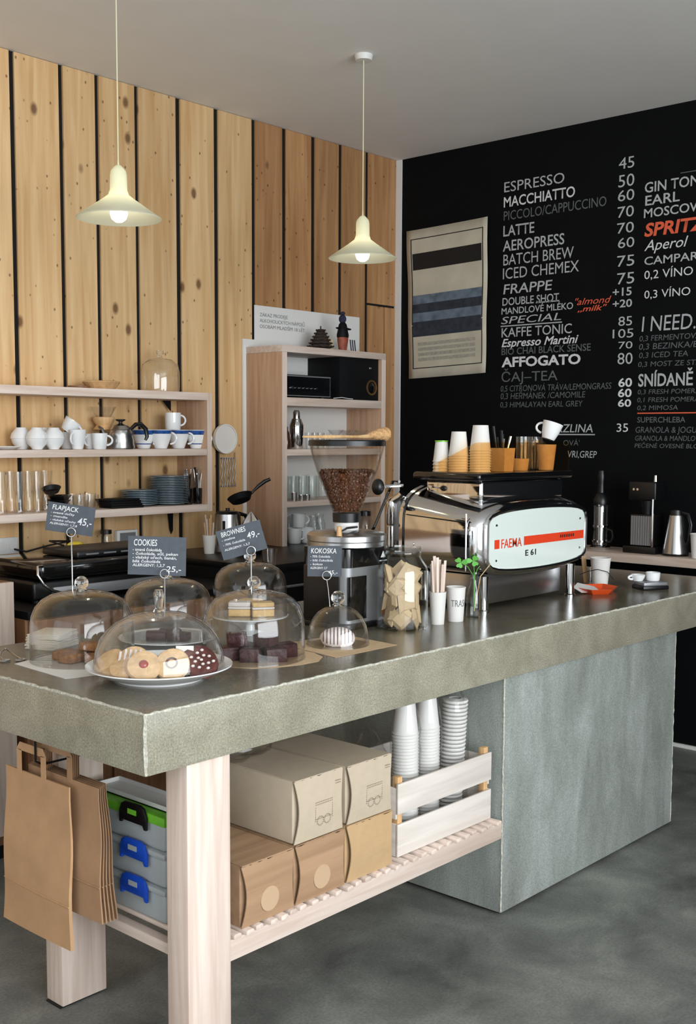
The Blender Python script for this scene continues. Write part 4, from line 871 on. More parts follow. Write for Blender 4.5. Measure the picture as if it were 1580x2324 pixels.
# ================================================================== PENDANT LAMPS
def lamp(px, py, label):
    P = at_y(px, py, 3.30)
    t = thing('pendant_lamp', label, 'lamp', (P.x, P.y, P.z), 0, 'enamel pendant lamps over the bar')
    r_ = .148
    out = [(.0, .178), (.010, .178), (.016, .172), (.026, .160), (.029, .145), (.030, .095), (.036, .078), (.060, .060), (r_*.8, .020), (r_, 0.0)]
    inn = [(max(r-.002, 0), z-.003) for r, z in out]
    B().lathe(out+inn[::-1], 48).make('shade', 'shade', t, smooth=True)
    B().lathe([(0, -.016), (.012, -.014), (.025, -.004), (.031, .014), (.027, .036), (.016, .056), (.014, .075), (0, .075)], 24).make('bulb', 'bulb', t, smooth=True)
    B().lathe([(0, .075), (.016, .075), (.016, .125), (0, .125)], 16).make('socket', 'white', t, smooth=True)
    B().tube([(0, 0, .176), (0, 0, .20), (0, 0, ZC-P.z-.02)], [.004, .0022, .0022], 8).make('cord', 'enamel', t, smooth=True)
    B().lathe([(0, ZC-P.z-.024), (.035, ZC-P.z-.024), (.040, ZC-P.z-.0005), (0, ZC-P.z-.0005)], 20).make('ceiling_cup', 'white', t, smooth=True)
    l = bpy.data.lights.new('bulb_light', 'POINT'); l.energy = 3.4; l.color = (1.0, .92, .78); l.shadow_soft_size = .03
    o = bpy.data.objects.new('bulb_light', l); COL.objects.link(o); o.parent = t; o.location = (0, 0, .05)
lamp(270, 495, 'cream enamel pendant lamp hanging in front of the light planks'); lamp(823, 586, 'cream enamel pendant lamp hanging before the darker planks near the corner')

# ================================================================== LEDGE ON THE BLACK WALL
XL = 4.985; zl = at_x(1450, 1260, XL).z
ld = tag(B().box((XL, -1.6, zl-.042), (XW-.001, 3.45, zl)).make('wall_ledge', 'ash_y', bevel=.002), 'long pale timber ledge fixed to the black wall', 'shelf')
def ly(px, x=5.13, py=1240): return at_x(px, py, x).y
zl_ = zl+.0008
fp = thing('coffee_press', 'chrome-banded coffee press with black knob on the ledge', 'coffee press', (5.13, ly(1362), zl_)); hp = at_x(1362, 1068, 5.13).z-zl_
B().lathe([(0, 0), (.050, 0), (.052, .01), (.044, .016), (0, .016)], 28).make('base', 'chrome', fp, smooth=True)
B().lathe(shell([(0, .017), (.036, .017), (.038, .03), (.038, hp*.56)], .0022), 28).make('glass_body', 'glass', fp, smooth=True)
B().lathe([(0, .02), (.026, .02), (.026, hp*.54), (0, hp*.54)], 28).make('plunger_tube', 'steel', fp, smooth=True)
for z_ in (.035, hp*.28): B().lathe([(.0385, z_), (.042, z_), (.042, z_+.010), (.0385, z_+.010)], 28, closed=True).make('band', 'chrome', fp, smooth=True)
B().lathe([(0, hp*.57), (.040, hp*.57), (.042, hp*.62), (.030, hp*.70), (.020, hp*.72), (.018, hp*.86), (.022, hp*.92), (.016, hp), (0, hp)], 24).make('top', 'black', fp, smooth=True)
B().tube([(0, -.040, hp*.26), (0, -.066, hp*.24), (0, -.072, hp*.16), (0, -.060, hp*.10), (0, -.042, hp*.10)], .006, 8).make('handle', 'black', fp, smooth=True)
cgx = 5.12; cg = thing('coffee_brewer', 'black upright brewer with a ribbed steel front panel on the ledge', 'brewer', (cgx, ly(1467, cgx), zl_)); hg = at_x(1467, 1078, cgx).z-zl_
wg = (ly(1442, cgx)-ly(1495, cgx))/2
B().box((-.07, -wg-.02, 0), (.08, wg+.03, .035)).make('base', 'black', cg, bevel=.006); B().box((-.055, -wg, .036), (.06, wg, hg*.50)).make('tank', 'black', cg, bevel=.004)
for k in range(9): B().box((-.060, -wg+.006+k*(2*wg-.012)/9, .040), (-.0555, -wg+.006+(k+.8)*(2*wg-.012)/9, hg*.48)).make('rib', 'grey_steel', cg)
B().tube([(-.060, -wg+.002, .02), (-.060, -wg+.002, hg*.70)], .006, 8).make('pillar', 'chrome', cg, smooth=True)
B().box((-.06, -wg-.01, hg*.68), (.06, wg+.01, hg*.92)).make('head', 'black', cg, bevel=.008, seg=3)
B().lathe([(0, hg*.50), (.022, hg*.50), (.030, hg*.675), (0, hg*.675)], 20, TR((-.02, -.01, 0))).make('filter_cone', 'black', cg, smooth=True)
for k in range(2): B().lathe([(0, 0), (.006, 0), (.006, .006), (0, .006)], 12, TR((-.061, wg-.022-k*.02, hg*.82), (0, R(-90), 0))).make('button', 'chrome', cg)
B().lathe([(0, hg*.92), (.010, hg*.92), (.008, hg), (0, hg)], 12, TR((-.02, -wg+.012, 0))).make('valve', 'chrome', cg, smooth=True)
jgx = 5.10; hj2 = at_x(1535, 1152, jgx).z-zl_
jg = thing('thermal_jug', 'conical brushed steel thermal jug with black lid and handle on the ledge', 'jug', (jgx, ly(1533, jgx), zl_))
B().lathe([(0, 0), (.062, 0), (.064, .010), (0, .010)], 32).make('base_ring', 'black', jg, smooth=True)
B().lathe([(0, .0105), (.063, .0105), (.060, .03), (.036, hj2*.80), (.034, hj2*.84), (0, hj2*.84)], 32).make('body', 'steel', jg, smooth=True)
B().lathe([(0, hj2*.845), (.033, hj2*.845), (.030, hj2*.95), (.012, hj2), (0, hj2)], 24).make('lid', 'black', jg, smooth=True)
B().tube([(0, -.030, hj2*.90), (0, -.062, hj2*.88), (0, -.078, hj2*.66), (0, -.070, hj2*.34), (0, -.052, hj2*.20)], .009, 10).make('handle', 'black', jg, smooth=True)
tag(cup_mesh(.030, .040, .115).make('ledge_cup', 'paper', smooth=True, loc=(5.06, ly(1586, 5.06, 1230), zl_)), 'white paper cup on the ledge beyond the thermal jug', 'cup')
# ================================================================== ESPRESSO MACHINE
ZW = ZT+.0006
MX, MY = 3.190, 2.270
em = thing('espresso_machine', 'chrome lever-era espresso machine with red striped panel reading FAEMA E61', 'espresso machine', (MX, MY, ZW))
def outline(w, h, n=64, bar=.16, ex=7.0):
    out = []
    for i in range(n):
        a = 2*math.pi*i/n; c, s = math.cos(a), math.sin(a); q = (abs(c)**ex+abs(s)**ex)**(-1/ex); x = c*q; z = s*q
        out.append((w*x, h*z*(1+bar*(1-min(1, abs(x))**2)*abs(z)**1.5)))
    return out
mcx, mcz, mw, mh = .370, .252, .372, .120
def loft(sts, n=64, bar=.16, ex=4.6, rise=0.0):
    V = []; Fs = []
    for (y, sw_, sh_) in sts:
        for x, z in outline(mw*sw_, mh*sh_, n, bar, ex):
            V.append((mcx+x, y, mcz+z+(rise*max(0, z)/mh*max(0, y)/.34)))
    m = len(sts)
    for j in range(m-1):
        for i in range(n): Fs.append((j*n+i, j*n+(i+1) % n, (j+1)*n+(i+1) % n, (j+1)*n+i))
    Fs += [tuple(range(n)), tuple((m-1)*n+i for i in range(n))[::-1]]
    return B().add(V, Fs)
loft([(-.004, .90, .84), (.000, .93, .90), (.008, .965, .95), (.022, .99, .985), (.045, 1, 1), (.150, 1, 1), (.270, 1, 1), (.325, 1, 1)], rise=.055).make('body', 'chrome', em, smooth=True)
loft([(.3255, .985, .985), (.337, .985, .985)], rise=.055).make('black_band', 'black_gloss', em, smooth=True)
loft([(.3375, 1.0, 1.0), (.352, 1.0, 1.0), (.36, .97, .96)], rise=.055).make('rear_trim', 'chrome', em, smooth=True)
pnl = loft([(-.0095, .855, .775), (-.0045, .86, .78)], bar=.16, ex=9).make('front_panel', 'mint', em, smooth=True)
rim = [(mcx+x, -.006, mcz+z) for x, z in outline(mw*.885, mh*.815, 64, .16, 8)]
B().tube(rim, .009, 8, cyclic=True).make('panel_frame', 'chrome', em, smooth=True)
ps = .0096
px0, px1 = mcx-mw*.80, mcx+mw*.84; zst = mcz-.010
def strip(nm, x0, x1, z0, z1, m_, par=pnl, off=.0104): return B().add([(x0, -off, z0), (x1, -off, z0), (x1, -off, z1), (x0, -off, z1)], [(0, 1, 2, 3)]).make(nm, m_, par)
strip('red_stripe', px0+.010, px0+.040, zst-.015, zst+.017, 'red'); strip('red_stripe', px0+.195, px1, zst-.013, zst+.019, 'red')
lettering('FAEMA', 'red', pnl, (px0+.052, -.0104, zst-.015), (1, 0, 0), (0, 0, 1), .034, .128, bold=.004, off=.0006)
lettering('E 61', 'ink', pnl, (px0+.205, -.0104, zst-.052), (1, 0, 0), (0, 0, 1), .022, .070, bold=.015, off=.0006)
for k in range(8): strip('slot', px1-.17+k*.013, px1-.163+k*.013, zst-.001, zst+.010, 'ink', off=.011)
for x_, z_ in ((px0+.02, mcz+.058), (px1-.03, mcz+.055), (px0+.02, mcz-.066), (px1-.03, mcz-.058)): B().lathe([(0, 0), (.005, 0), (.004, .003), (0, .003)], 12, TR((x_, -.0098, z_), (R(90), 0, 0))).make('screw', 'chrome', pnl)
# side panel seam and bright strip, underside box, legs
B().tube([(-.0022, .05, mcz+.070), (-.0022, .318, mcz+.085)], .002, 6).make('side_seam', 'black', em)
B().tube([(-.0025, .052, mcz-.10), (-.0025, .052, mcz+.10)], .0035, 6).make('side_strip', 'chrome', em, smooth=True)
B().lathe([(0, 0), (.006, 0), (.005, .004), (0, .004)], 12, TR((-.002, .285, mcz-.02), (0, R(-90), 0))).make('side_bolt', 'chrome', em, smooth=True)
B().box((.10, .05, .022), (.62, .33, .128)).make('lower_body', 'steel', em, bevel=.006, seg=2)
B().box((.06, .20, .0), (.68, .34, .020)).make('drip_tray', 'black', em, bevel=.003)
for lx in (.085, .665):
    for ly_ in (.035, .300): B().lathe([(0, 0), (.022, 0), (.022, .006), (.0175, .010), (.0175, .128), (0, .128)], 24, TR((lx, ly_, 0))).make('leg', 'chrome', em, smooth=True)
# cup tray on top
ztr = 1.398-ZW
B().box((.10, .06, mcz+mh+.012), (.64, .31, ztr-.0065)).make('tray_support', 'chrome', em, bevel=.012, seg=3)
B().box((.070, .048, ztr-.006), (.695, .350, ztr+.022)).make('cup_tray', 'black_gloss', em, bevel=.010, seg=3)
ztop = ztr+.0225
gd = B(); gx, gy0, gy1 = .085, .058, .262
gd.add([(gx, gy0, ztop), (gx, gy1, ztop), (gx, gy1, ztop+.026), (gx, gy0+.02, ztop+.106), (gx, gy0, ztop+.108)], [(0, 1, 2, 3, 4)])
gd.add([(gx, gy0, ztop), (.670, gy0, ztop), (.680, gy0, ztop+.108), (gx, gy0, ztop+.108)], [(0, 1, 2, 3)])
g_o = gd.make('cup_guard', 'amber', em); sd = g_o.modifiers.new('thick', 'SOLIDIFY'); sd.thickness = .003
B().lathe([(0, 0), (.058, 0), (.058, .002), (0, .002)], 28, TR((.672, .20, ztop+.060), (0, R(90), 0))).make('end_disc', 'smoke', em, smooth=True)
# barista side: steam knob, wand, group
def em_l(P): return (P.x-MX, P.y-MY, P.z-ZW)
K = em_l(at_y(858, 1105, 2.66)); K2 = em_l(at_y(905, 1102, 2.64))
B().blob(.022, .024, .030, TR(K), nu=18, nv=10).make('steam_knob', 'black', em, smooth=True)
B().tube([K, (K2[0], K2[1], K2[2]), (.03, .36, K2[2])], .006, 8).make('knob_shaft', 'chrome', em, smooth=True)
A1 = em_l(at_y(892, 1092, 2.68)); A2 = em_l(at_y(849, 1197, 2.68)); A3 = em_l(at_y(845, 1203, 2.69))
B().tube([(.02, .37, A1[2]), A1, A2, A3], .0055, 8).make('steam_wand', 'black_gloss', em, smooth=True)
G1 = em_l(at_y(889, 1138, 2.675)); G2 = em_l(at_y(886, 1240, 2.675))
B().lathe([(0, 0), (.017, 0), (.018, (G1[2]-G2[2])*.45), (.015, (G1[2]-G2[2])*.47), (.018, (G1[2]-G2[2])*.52), (.018, G1[2]-G2[2]), (0, G1[2]-G2[2])], 20, TR((G1[0], G1[1], G2[2]))).make('brew_group', 'chrome', em, smooth=True)
B().blob(.020, .020, .012, TR((G1[0]+.004, G1[1], G2[2]-.012)), nu=14, nv=8).make('group_cap', 'black', em, smooth=True)
B().box((.02, .362, mcz-.02), (.70, .395, mcz+.13)).make('rear_casing', 'grey_steel', em, bevel=.01)
B().tube([G1, (G1[0]+.01, .37, G1[2]+.02), (.03, .362, G1[2]+.03)], .016, 10).make('group_arm', 'chrome', em, smooth=True)

# ---- things on the cup tray
zt_ = ZW+ztop+.0008
def tx(px, y, py=1040): return at_y(px, py, y).x
def cup_stack(px, y, n_, sc, lab, grp, dz=.0095):
    x_ = tx(px, y)
    for k in range(n_): paper_cup((x_, y, zt_+.10*sc+k*dz), (R(180), 0, k), lab, grp, sc)
cup_stack(1041, 2.455, 7, .88, 'white paper cup in the middle upturned stack on the espresso machine', 'upturned cup stacks on the machine')
cup_stack(1090, 2.385, 9, .92, 'white paper cup in the tallest upturned stack on the espresso machine', 'upturned cup stacks on the machine')
cup_stack(1002, 2.520, 4, .74, 'small white paper cup in the low upturned stack on the machine', 'upturned cup stacks on the machine', dz=.012)
rg = B(); rg.lathe([(.0225, 0), (.0245, 0), (.0245, .005), (.0225, .005)], 24, closed=True)
tag(rg.make('green_ring', 'green', smooth=True, loc=(tx(1002, 2.520), 2.520, zt_+.074+.036-.002)), 'thin green ring round the bottom of the topmost small paper cup', 'ring')
uy = 2.385; uh = thing('utensil_tub', 'square tan tub of dark spoons and tongs on the machine top', 'tub', (tx(1140, uy), uy, zt_))
B().add([(x, y, z) for z, s_ in ((0, .85), (.086, 1)) for x, y in ((-.034*s_, -.034*s_), (.034*s_, -.034*s_), (.034*s_, .034*s_), (-.034*s_, .034*s_))], [(0, 3, 2, 1), (0, 1, 5, 4), (1, 2, 6, 5), (2, 3, 7, 6), (3, 0, 4, 7)]).make('tub', 'kraft_pale', uh)
for k, (dx, dy, hh, m_) in enumerate(((-.022, .01, .165, 'black'), (-.016, -.01, .150, 'black'), (.004, .0, .120, 'chrome'), (.014, .012, .135, 'black'), (.022, -.008, .128, 'steel'), (.0, .018, .125, 'black'))):
    B().tube([(dx*.4, dy*.4, .004), (dx, dy, .08), (dx*1.7, dy*1.4, hh)], [.003, .0035, .006], 8).make('spoon', m_, uh, smooth=True)
for i, (px, y, r0, r1, h, lab) in enumerate(((1180, 2.40, .030, .036, .045, 'low tan cup beside the spoon tub on the machine'),)):
    lath('tan_cup', [(0, 0), (r0, 0), (r1, h), (r1-.002, h), (r0-.002, .004), (0, .004)], 'kraft_pale', (tx(px, y), y, zt_), lab, 'cup')
for i, (px, y) in enumerate(((1188, 2.47), (1214, 2.475))):
    glass_thing('sugar_glass', shell([(0, 0), (.026, 0), (.028, .02), (.030, .128)], .002), (tx(px, y), y, zt_), 'tall clear glass behind the amber guard', 'glass', 'tall glasses on the machine')
lath('paper_cup_kraft', [(0, 0), (.028, 0), (.038, .098), (.036, .098), (.026, .004), (0, .004)], 'kraft_pale', (tx(1240, 2.385), 2.385, zt_), 'tall tan cup under the tilted white cup at the machine end', 'cup')
mug((tx(1243, 2.385), 2.385, zt_+.1185), 'white cup tipped over on the tan cup above the espresso machine', .026, .040, .066, R(150), rot=(0, R(18), R(-40)), name='cup')

# ================================================================== GRINDER
gP = (2.775, 2.505); gr_ = thing('coffee_grinder', 'large coffee grinder with clear bean hopper and black and silver body', 'grinder', (gP[0], gP[1], ZW))
def rrect(w, d, r, n=5):
    out = []
    for cx, cy, a0 in ((w-r, d-r, 0), (-w+r, d-r, 90), (-w+r, -d+r, 180), (w-r, -d+r, 270)):
        out += [(cx+r*math.cos(R(a0+90*i/n)), cy+r*math.sin(R(a0+90*i/n))) for i in range(n+1)]
    return out
B().prism(rrect(.125, .115, .03), 0, .018).make('foot_plate', 'black', gr_, bevel=.003)
B().prism(rrect(.112, .102, .03), .0185, .198).make('body', 'grey_steel', gr_, smooth=True)
B().prism(rrect(.113, .103, .03), .1985, .258).make('upper_band', 'black_gloss', gr_, smooth=True)
B().box((-.1165, -.072, .02), (-.1125, .085, .197)).make('side_plate', 'black', gr_, bevel=.001); B().box((-.108, -.1065, .030), (-.020, -.1025, .170)).make('front_plate', 'black_gloss', gr_, bevel=.001)
B().lathe([(0, .2585), (.126, .2585), (.131, .262), (.131, .276), (.128, .278), (.131, .280), (.131, .296), (.122, .303), (.060, .312), (0, .312)], 48).make('top_disc', 'steel', gr_, smooth=True)
B().lathe([(0, .312), (.040, .312), (.040, .336), (0, .336)], 32).make('adjust_ring', 'white', gr_, smooth=True)
B().lathe([(0, .3365), (.046, .3365), (.047, .366), (0, .366)], 32).make('hopper_collar', 'black', gr_, smooth=True)
ho = [(.045, .3665), (.049, .380), (.075, .440), (.100, .505), (.118, .565), (.123, .590)]
B().lathe(ho+[(r-.003, z) for r, z in ho[::-1]], 48, closed=True).make('hopper', 'smoke', gr_, smooth=True)
B().lathe([(0, .606), (.122, .606), (.127, .602), (.127, .586), (.1235, .586), (.1235, .598), (0, .598)], 48).make('hopper_lid', 'black', gr_, smooth=True)
for k in range(9): B().box((.066, -.1040, .135+k*.0045), (.092, -.1022, .1372+k*.0045)).make('vent', 'ink', gr_)
B().box((.068, -.1050, .090), (.090, -.1022, .118)).make('switch', 'black', gr_, bevel=.001); B().box((.058, -.1032, .030), (.094, -.1022, .052)).make('orange_label', 'gold_label', gr_)
B().add([(.052, -.1036, .222), (.078, -.1036, .222), (.065, -.1036, .244)], [(0, 1, 2)]).make('triangle_logo', 'chalk_bright', gr_)
B().add([(.046, -.1036, .210), (.084, -.1036, .210), (.084, -.1036, .2135), (.046, -.1036, .2135)], [(0, 1, 2, 3)]).make('logo_line', 'chalk_bright', gr_)
B().tube([(-.10, -.06, .312), (-.06, -.055, .322), (0, -.045, .322)], .004, 8).make('adjust_lever', 'steel', gr_, smooth=True); B().lathe([(0, .300), (.009, .300), (.007, .330), (0, .331)], 14, TR((-.104, -.062, 0))).make('lever_grip', 'beech', gr_, smooth=True)
# beans: uncountable, one object
bb = B(); zb0, zb1 = .372, .498
def hr(z):
    for (r0, q0), (r1, q1) in zip(ho[:-1], ho[1:]):
        if q0 <= z <= q1: return r0+(r1-r0)*(z-q0)/(q1-q0)
    return ho[0][0]
bb.lathe([(0, zb0), (hr(zb0)-.014, zb0)]+[(hr(zb0+(zb1-zb0)*i/6)-.013, zb0+(zb1-zb0)*i/6) for i in range(1, 7)]+[(0, zb1+.004)], 32)
rb = random.Random(3)
for i in range(1500):
    if i < 1180:
        z = zb0+(zb1-zb0)*rb.random()**.75; r_ = hr(z)-.0085-rb.random()*.003; a = rb.random()*2*math.pi
    else:
        z = zb1+.004+rb.random()*.004; r_ = (hr(zb1)-.010)*math.sqrt(rb.random()); a = rb.random()*2*math.pi
    bb.blob(.0062, .0044, .0032, TR((r_*math.cos(a), r_*math.sin(a), z), (rb.random()*6, rb.random()*6, rb.random()*6)), nu=6, nv=4)
tag(bb.make('coffee_beans', 'bean', smooth=True, loc=(gP[0], gP[1], ZW)), 'brown roasted coffee beans filling the grinder hopper', 'beans', kind='stuff')
zh = ZW+.6068; bA = at_z(690, 990, zh+.008); yb_ = 2.46
bL, bR = at_y(688, 990, yb_), at_y(862, 990, 2.50)
bru = thing('grinder_brush', 'flat wooden brush with tan bristles lying on the hopper lid', 'brush', (bL.x, yb_, zh))
dv_ = Vector((bR.x-bL.x, .04, 0))
B().tube([(0, 0, .0085), tuple(dv_*.3+Vector((0, 0, .0085))), tuple(dv_*.7+Vector((0, 0, .0085))), tuple(dv_*.86+Vector((0, 0, .010)))], [.003, .0062, .005, .009], 10).make('handle', 'beech', bru, smooth=True)
B().tube([tuple(dv_*.84+Vector((0, 0, .011))), tuple(dv_*.98+Vector((0, 0, .018))), tuple(dv_*1.08+Vector((0, 0, .018)))], [.009, .019, .024], 14).make('bristles', 'bristle', bru, smooth=True)

# ================================================================== JAR, CUPS, VASE
jP = at_z(918, 1426, ZW); jr = thing('storage_jar', 'large open glass jar full of small kraft packets', 'jar', (jP.x, jP.y+.01, ZW))
jo = [(0, 0), (.074, 0), (.082, .008), (.083, .02), (.083, .185), (.078, .205), (.062, .228), (.058, .236), (.061, .242), (.061, .250), (.058, .254), (.060, .258), (.060, .264)]
B().lathe(jo+[(max(r-.0035, 0), max(z, .006)) for r, z in jo[::-1]], 48).make('glass', 'glass_green', jr, smooth=True)
rj = random.Random(11); pk0 = None; lv = 0
spots = []
for z in (.040, .088, .136, .176):
    nn = 5 if z < .17 else 3
    for i in range(nn):
        a = 2*math.pi*(i+.37*lv)/nn; spots.append((.041*math.cos(a), .041*math.sin(a), z, a))
    spots.append((0, 0, z, a+.4)); lv += 1
for (x_, y_, z_, a) in spots:
    if pk0 is None:
        p_ = B(); V = [(-.036, 0, -.030), (.036, 0, -.030), (.036, 0, .030), (-.036, 0, .030)]
        p_.add([(x, -.001, z) for x, _, z in V]+[(x, .001, z) for x, _, z in V]+[(x*.6, -.011, z*.6) for x, _, z in V]+[(x*.6, .011, z*.6) for x, _, z in V],
               [(0, 1, 9, 8), (1, 2, 10, 9), (2, 3, 11, 10), (3, 0, 8, 11), (8, 9, 10, 11), (4, 12, 13, 5), (5, 13, 14, 6), (6, 14, 15, 7), (7, 15, 12, 4), (12, 15, 14, 13), (0, 4, 5, 1), (1, 5, 6, 2), (2, 6, 7, 3), (3, 7, 4, 0)])
        pk0 = p_.make('paper_packet', 'kraft_pale'); o = pk0; tag(o, 'small folded kraft paper packet inside the glass jar', 'packet', 'kraft packets in the jar')
    else: o = pk0.copy(); COL.objects.link(o)
    o.location = (jr.location.x+x_, jr.location.y+y_, ZW+z_); o.rotation_euler = (rj.uniform(-.30, .30), rj.uniform(-1.0, 1.0), a+R(90)+rj.uniform(-.35, .35))
sP = at_z(993, 1416, ZW); sc_t = thing('stirrer_cup', 'slim white cup of wooden stirrers between the jar and trash cup', 'cup', tuple(sP))
B().lathe([(0, 0), (.022, 0), (.0285, .108), (.027, .108), (.0205, .004), (0, .004)], 24).make('cup', 'paper', sc_t, smooth=True)
for k in range(8):
    a = 2*math.pi*k/8; B().box((-.0048, -.0010, 0), (.0048, .0010, .195+.012*(k % 3)), TR((.012*math.cos(a), .012*math.sin(a), .005), (R(3.2)*math.sin(a)*-1, R(3.2)*math.cos(a), a*.1-YAW))).make('stirrer', 'ash', sc_t)
tP = at_z(1034, 1409, ZW); tc_ = thing('trash_cup', 'white paper cup lettered TRASH beside the glass vase', 'cup', tuple(tP))
B().lathe([(0, 0), (.026, 0), (.0325, .112), (.034, .113), (.033, .116), (.031, .114), (.0245, .004), (0, .004)], 28).make('cup', 'paper', tc_, smooth=True)
tl_ = lettering('TRASH', 'grey_ink', tc_, (0, 0, .052), (1, 0, 0), (0, 0, 1), .024, .060, off=0)
a0_ = math.atan2(-math.cos(YAW), -math.sin(YAW))-.62           # writing starts left of the side that faces the room
for v in tl_.data.vertices:
    r_ = .0264+.0062*v.co.z/.112+.0006; a = a0_+v.co.x/.029; v.co.x = r_*math.cos(a); v.co.y = r_*math.sin(a)
vP = at_z(1076, 1400, ZW); va = thing('bottle_vase', 'small clear glass bottle vase holding clover stems', 'vase', tuple(vP))
vo = [(0, 0), (.026, 0), (.028, .006), (.028, .060), (.022, .095), (.013, .120), (.0125, .145), (.016, .150), (.0155, .156)]
B().lathe(vo+[(max(r-.002, 0), max(z, .005)) for r, z in vo[::-1]], 28).make('bottle', 'glass_green', va, smooth=True)
RV = Vector((math.cos(YAW), -math.sin(YAW), 0)); TV = Vector((-math.sin(YAW), -math.cos(YAW), 0)); UZ = Vector((0, 0, 1))
for k, (u, h, ph) in enumerate(((-.048, .188, .2), (-.006, .194, 1.0), (.018, .176, 2.0))):
    top = RV*u+UZ*h
    stp = B().tube([(0, 0, .02), tuple(RV*(u*.05)+UZ*.14), tuple(RV*(u*.5)+UZ*(.14+(h-.14)*.7)), tuple(top)], .0011, 6).make('stem', 'leaf', va, smooth=True)
    if k < 2:
        for q in range(3):
            a = ph+q*2.094; lf = B(); d_ = RV*math.cos(a)+UZ*math.sin(a)*.8+TV*.25; s_ = (RV*-math.sin(a)+UZ*math.cos(a)*.8)
            pts = [Vector((0, 0, 0)), d_*.010+s_*.010, d_*.020+s_*.011, d_*.0235+s_*.004, d_*.020, d_*.0235-s_*.004, d_*.020-s_*.011, d_*.010-s_*.010]
            lf.add([tuple(top+p*1.0) for p in pts]+[tuple(top+p+TV*-.0008) for p in pts], [tuple(range(8)), tuple(range(8, 16))[::-1]]+[(i, (i+1) % 8, 8+(i+1) % 8, 8+i) for i in range(8)]); lf.make('leaf', 'leaf', va)
sA, sB = at_y(1058, 1342, tP.y), at_y(1106, 1291, tP.y+.01)
B().tube([(.0, .0, .02), tuple(RV*.02+UZ*.14), tuple(RV*.055+UZ*.185)], .0016, 6).make('dry_twig', 'kraft_pale', va)

# ================================================================== ORANGE TRAY AND FAR END OF THE COUNTER
oP = at_z(1356, 1344, ZW); ot = thing('orange_tray', 'shallow hexagonal orange plastic tray on the counter', 'tray', tuple(oP), R(18))
hx0 = [(.085*math.cos(R(60*i)), .060*math.sin(R(60*i))) for i in range(6)]; hx1 = [(.112*math.cos(R(60*i)), .082*math.sin(R(60*i))) for i in range(6)]
V = [(x, y, 0) for x, y in hx0]+[(x, y, .022) for x, y in hx1]+[(x*.97, y*.97, .022) for x, y in hx1]+[(x*.97, y*.97, .003) for x, y in hx0]
B().add(V, [tuple(range(6))[::-1]]+[(i, (i+1) % 6, 6+(i+1) % 6, 6+i) for i in range(6)]+[(6+i, 6+(i+1) % 6, 12+(i+1) % 6, 12+i) for i in range(6)]+[(12+i, 12+(i+1) % 6, 18+(i+1) % 6, 18+i) for i in range(6)]+[tuple(range(18, 24))]).make('dish', 'orange', ot)
np_ = B(); np_.add([(-.075, -.03, .0), (.01, -.045, .0), (.03, .02, .012), (-.035, .045, .028), (-.085, .01, .016), (-.03, .0, .012)], [(0, 1, 5), (1, 2, 5), (2, 3, 5), (3, 4, 5), (4, 0, 5)])
no = np_.make('crumpled_napkin', 'paper', loc=(oP.x-.02, oP.y+.015, ZW+.008)); no.rotation_euler = (0, 0, R(-20)); nm_ = no.modifiers.new('thick', 'SOLIDIFY'); nm_.thickness = .0015
tag(no, 'crumpled white napkin lying in the orange tray', 'napkin')
cP = at_z(1371, 1331, ZW); fc_ = thing('tall_paper_cup', 'white paper cup with a dark cord behind the orange tray', 'cup', (cP.x+.02, cP.y+.03, ZW))
B().lathe([(0, 0), (.031, 0), (.042, .112), (.0435, .113), (.0425, .117), (.0405, .115), (.0295, .004), (0, .004)], 28).make('cup', 'paper', fc_, smooth=True)
B().tube([tuple(RV*.048+TV*.03+UZ*.03), tuple(RV*.02+TV*.042+UZ*.062), tuple(RV*-.02+TV*.042+UZ*.072), tuple(RV*-.055+TV*.01+UZ*.060), tuple(RV*-.085+UZ*.045)], .0016, 6).make('cord', 'rubber', fc_, smooth=True)
kP = at_z(1330, 1322, ZW)
tag(B().box((-.010, -.004, 0), (.010, .004, .115)).make('wooden_paddle', 'beech', bevel=.002, loc=(kP.x, kP.y, ZW), rot=(0, R(-7), R(-40))), 'small upright wooden paddle next to the espresso machine leg', 'paddle')
tag(B().lathe(shell([(0, 0), (.022, 0), (.025, .058)], .0018), 20).make('spirit_glass', 'glass', smooth=True, loc=(kP.x+.075, kP.y+.015, ZW)), 'small clear glass between wooden paddle and white cup', 'glass')
wP = at_z(1476, 1336, ZW); wsx = thing('shot_scale', 'flat black barista scale with steel plate on the counter end', 'scale', tuple(wP), R(-30))
B().box((-.060, -.045, .0), (.060, .045, .016)).make('base', 'black', wsx, bevel=.004); B().box((-.055, -.040, .0165), (.055, .040, .030)).make('plate', 'grey_steel', wsx, bevel=.002)
mug((wP.x+.03, wP.y+.005, ZW+.031), 'white square-sided espresso cup upturned on the scale', .028, .030, .034, R(60), name='cup', hd=0)
mug((wP.x-.045*.5, wP.y+.045, ZW+.031), 'low white espresso cup with handle on the scale', .022, .030, .026, R(150), name='cup', hd=.020)
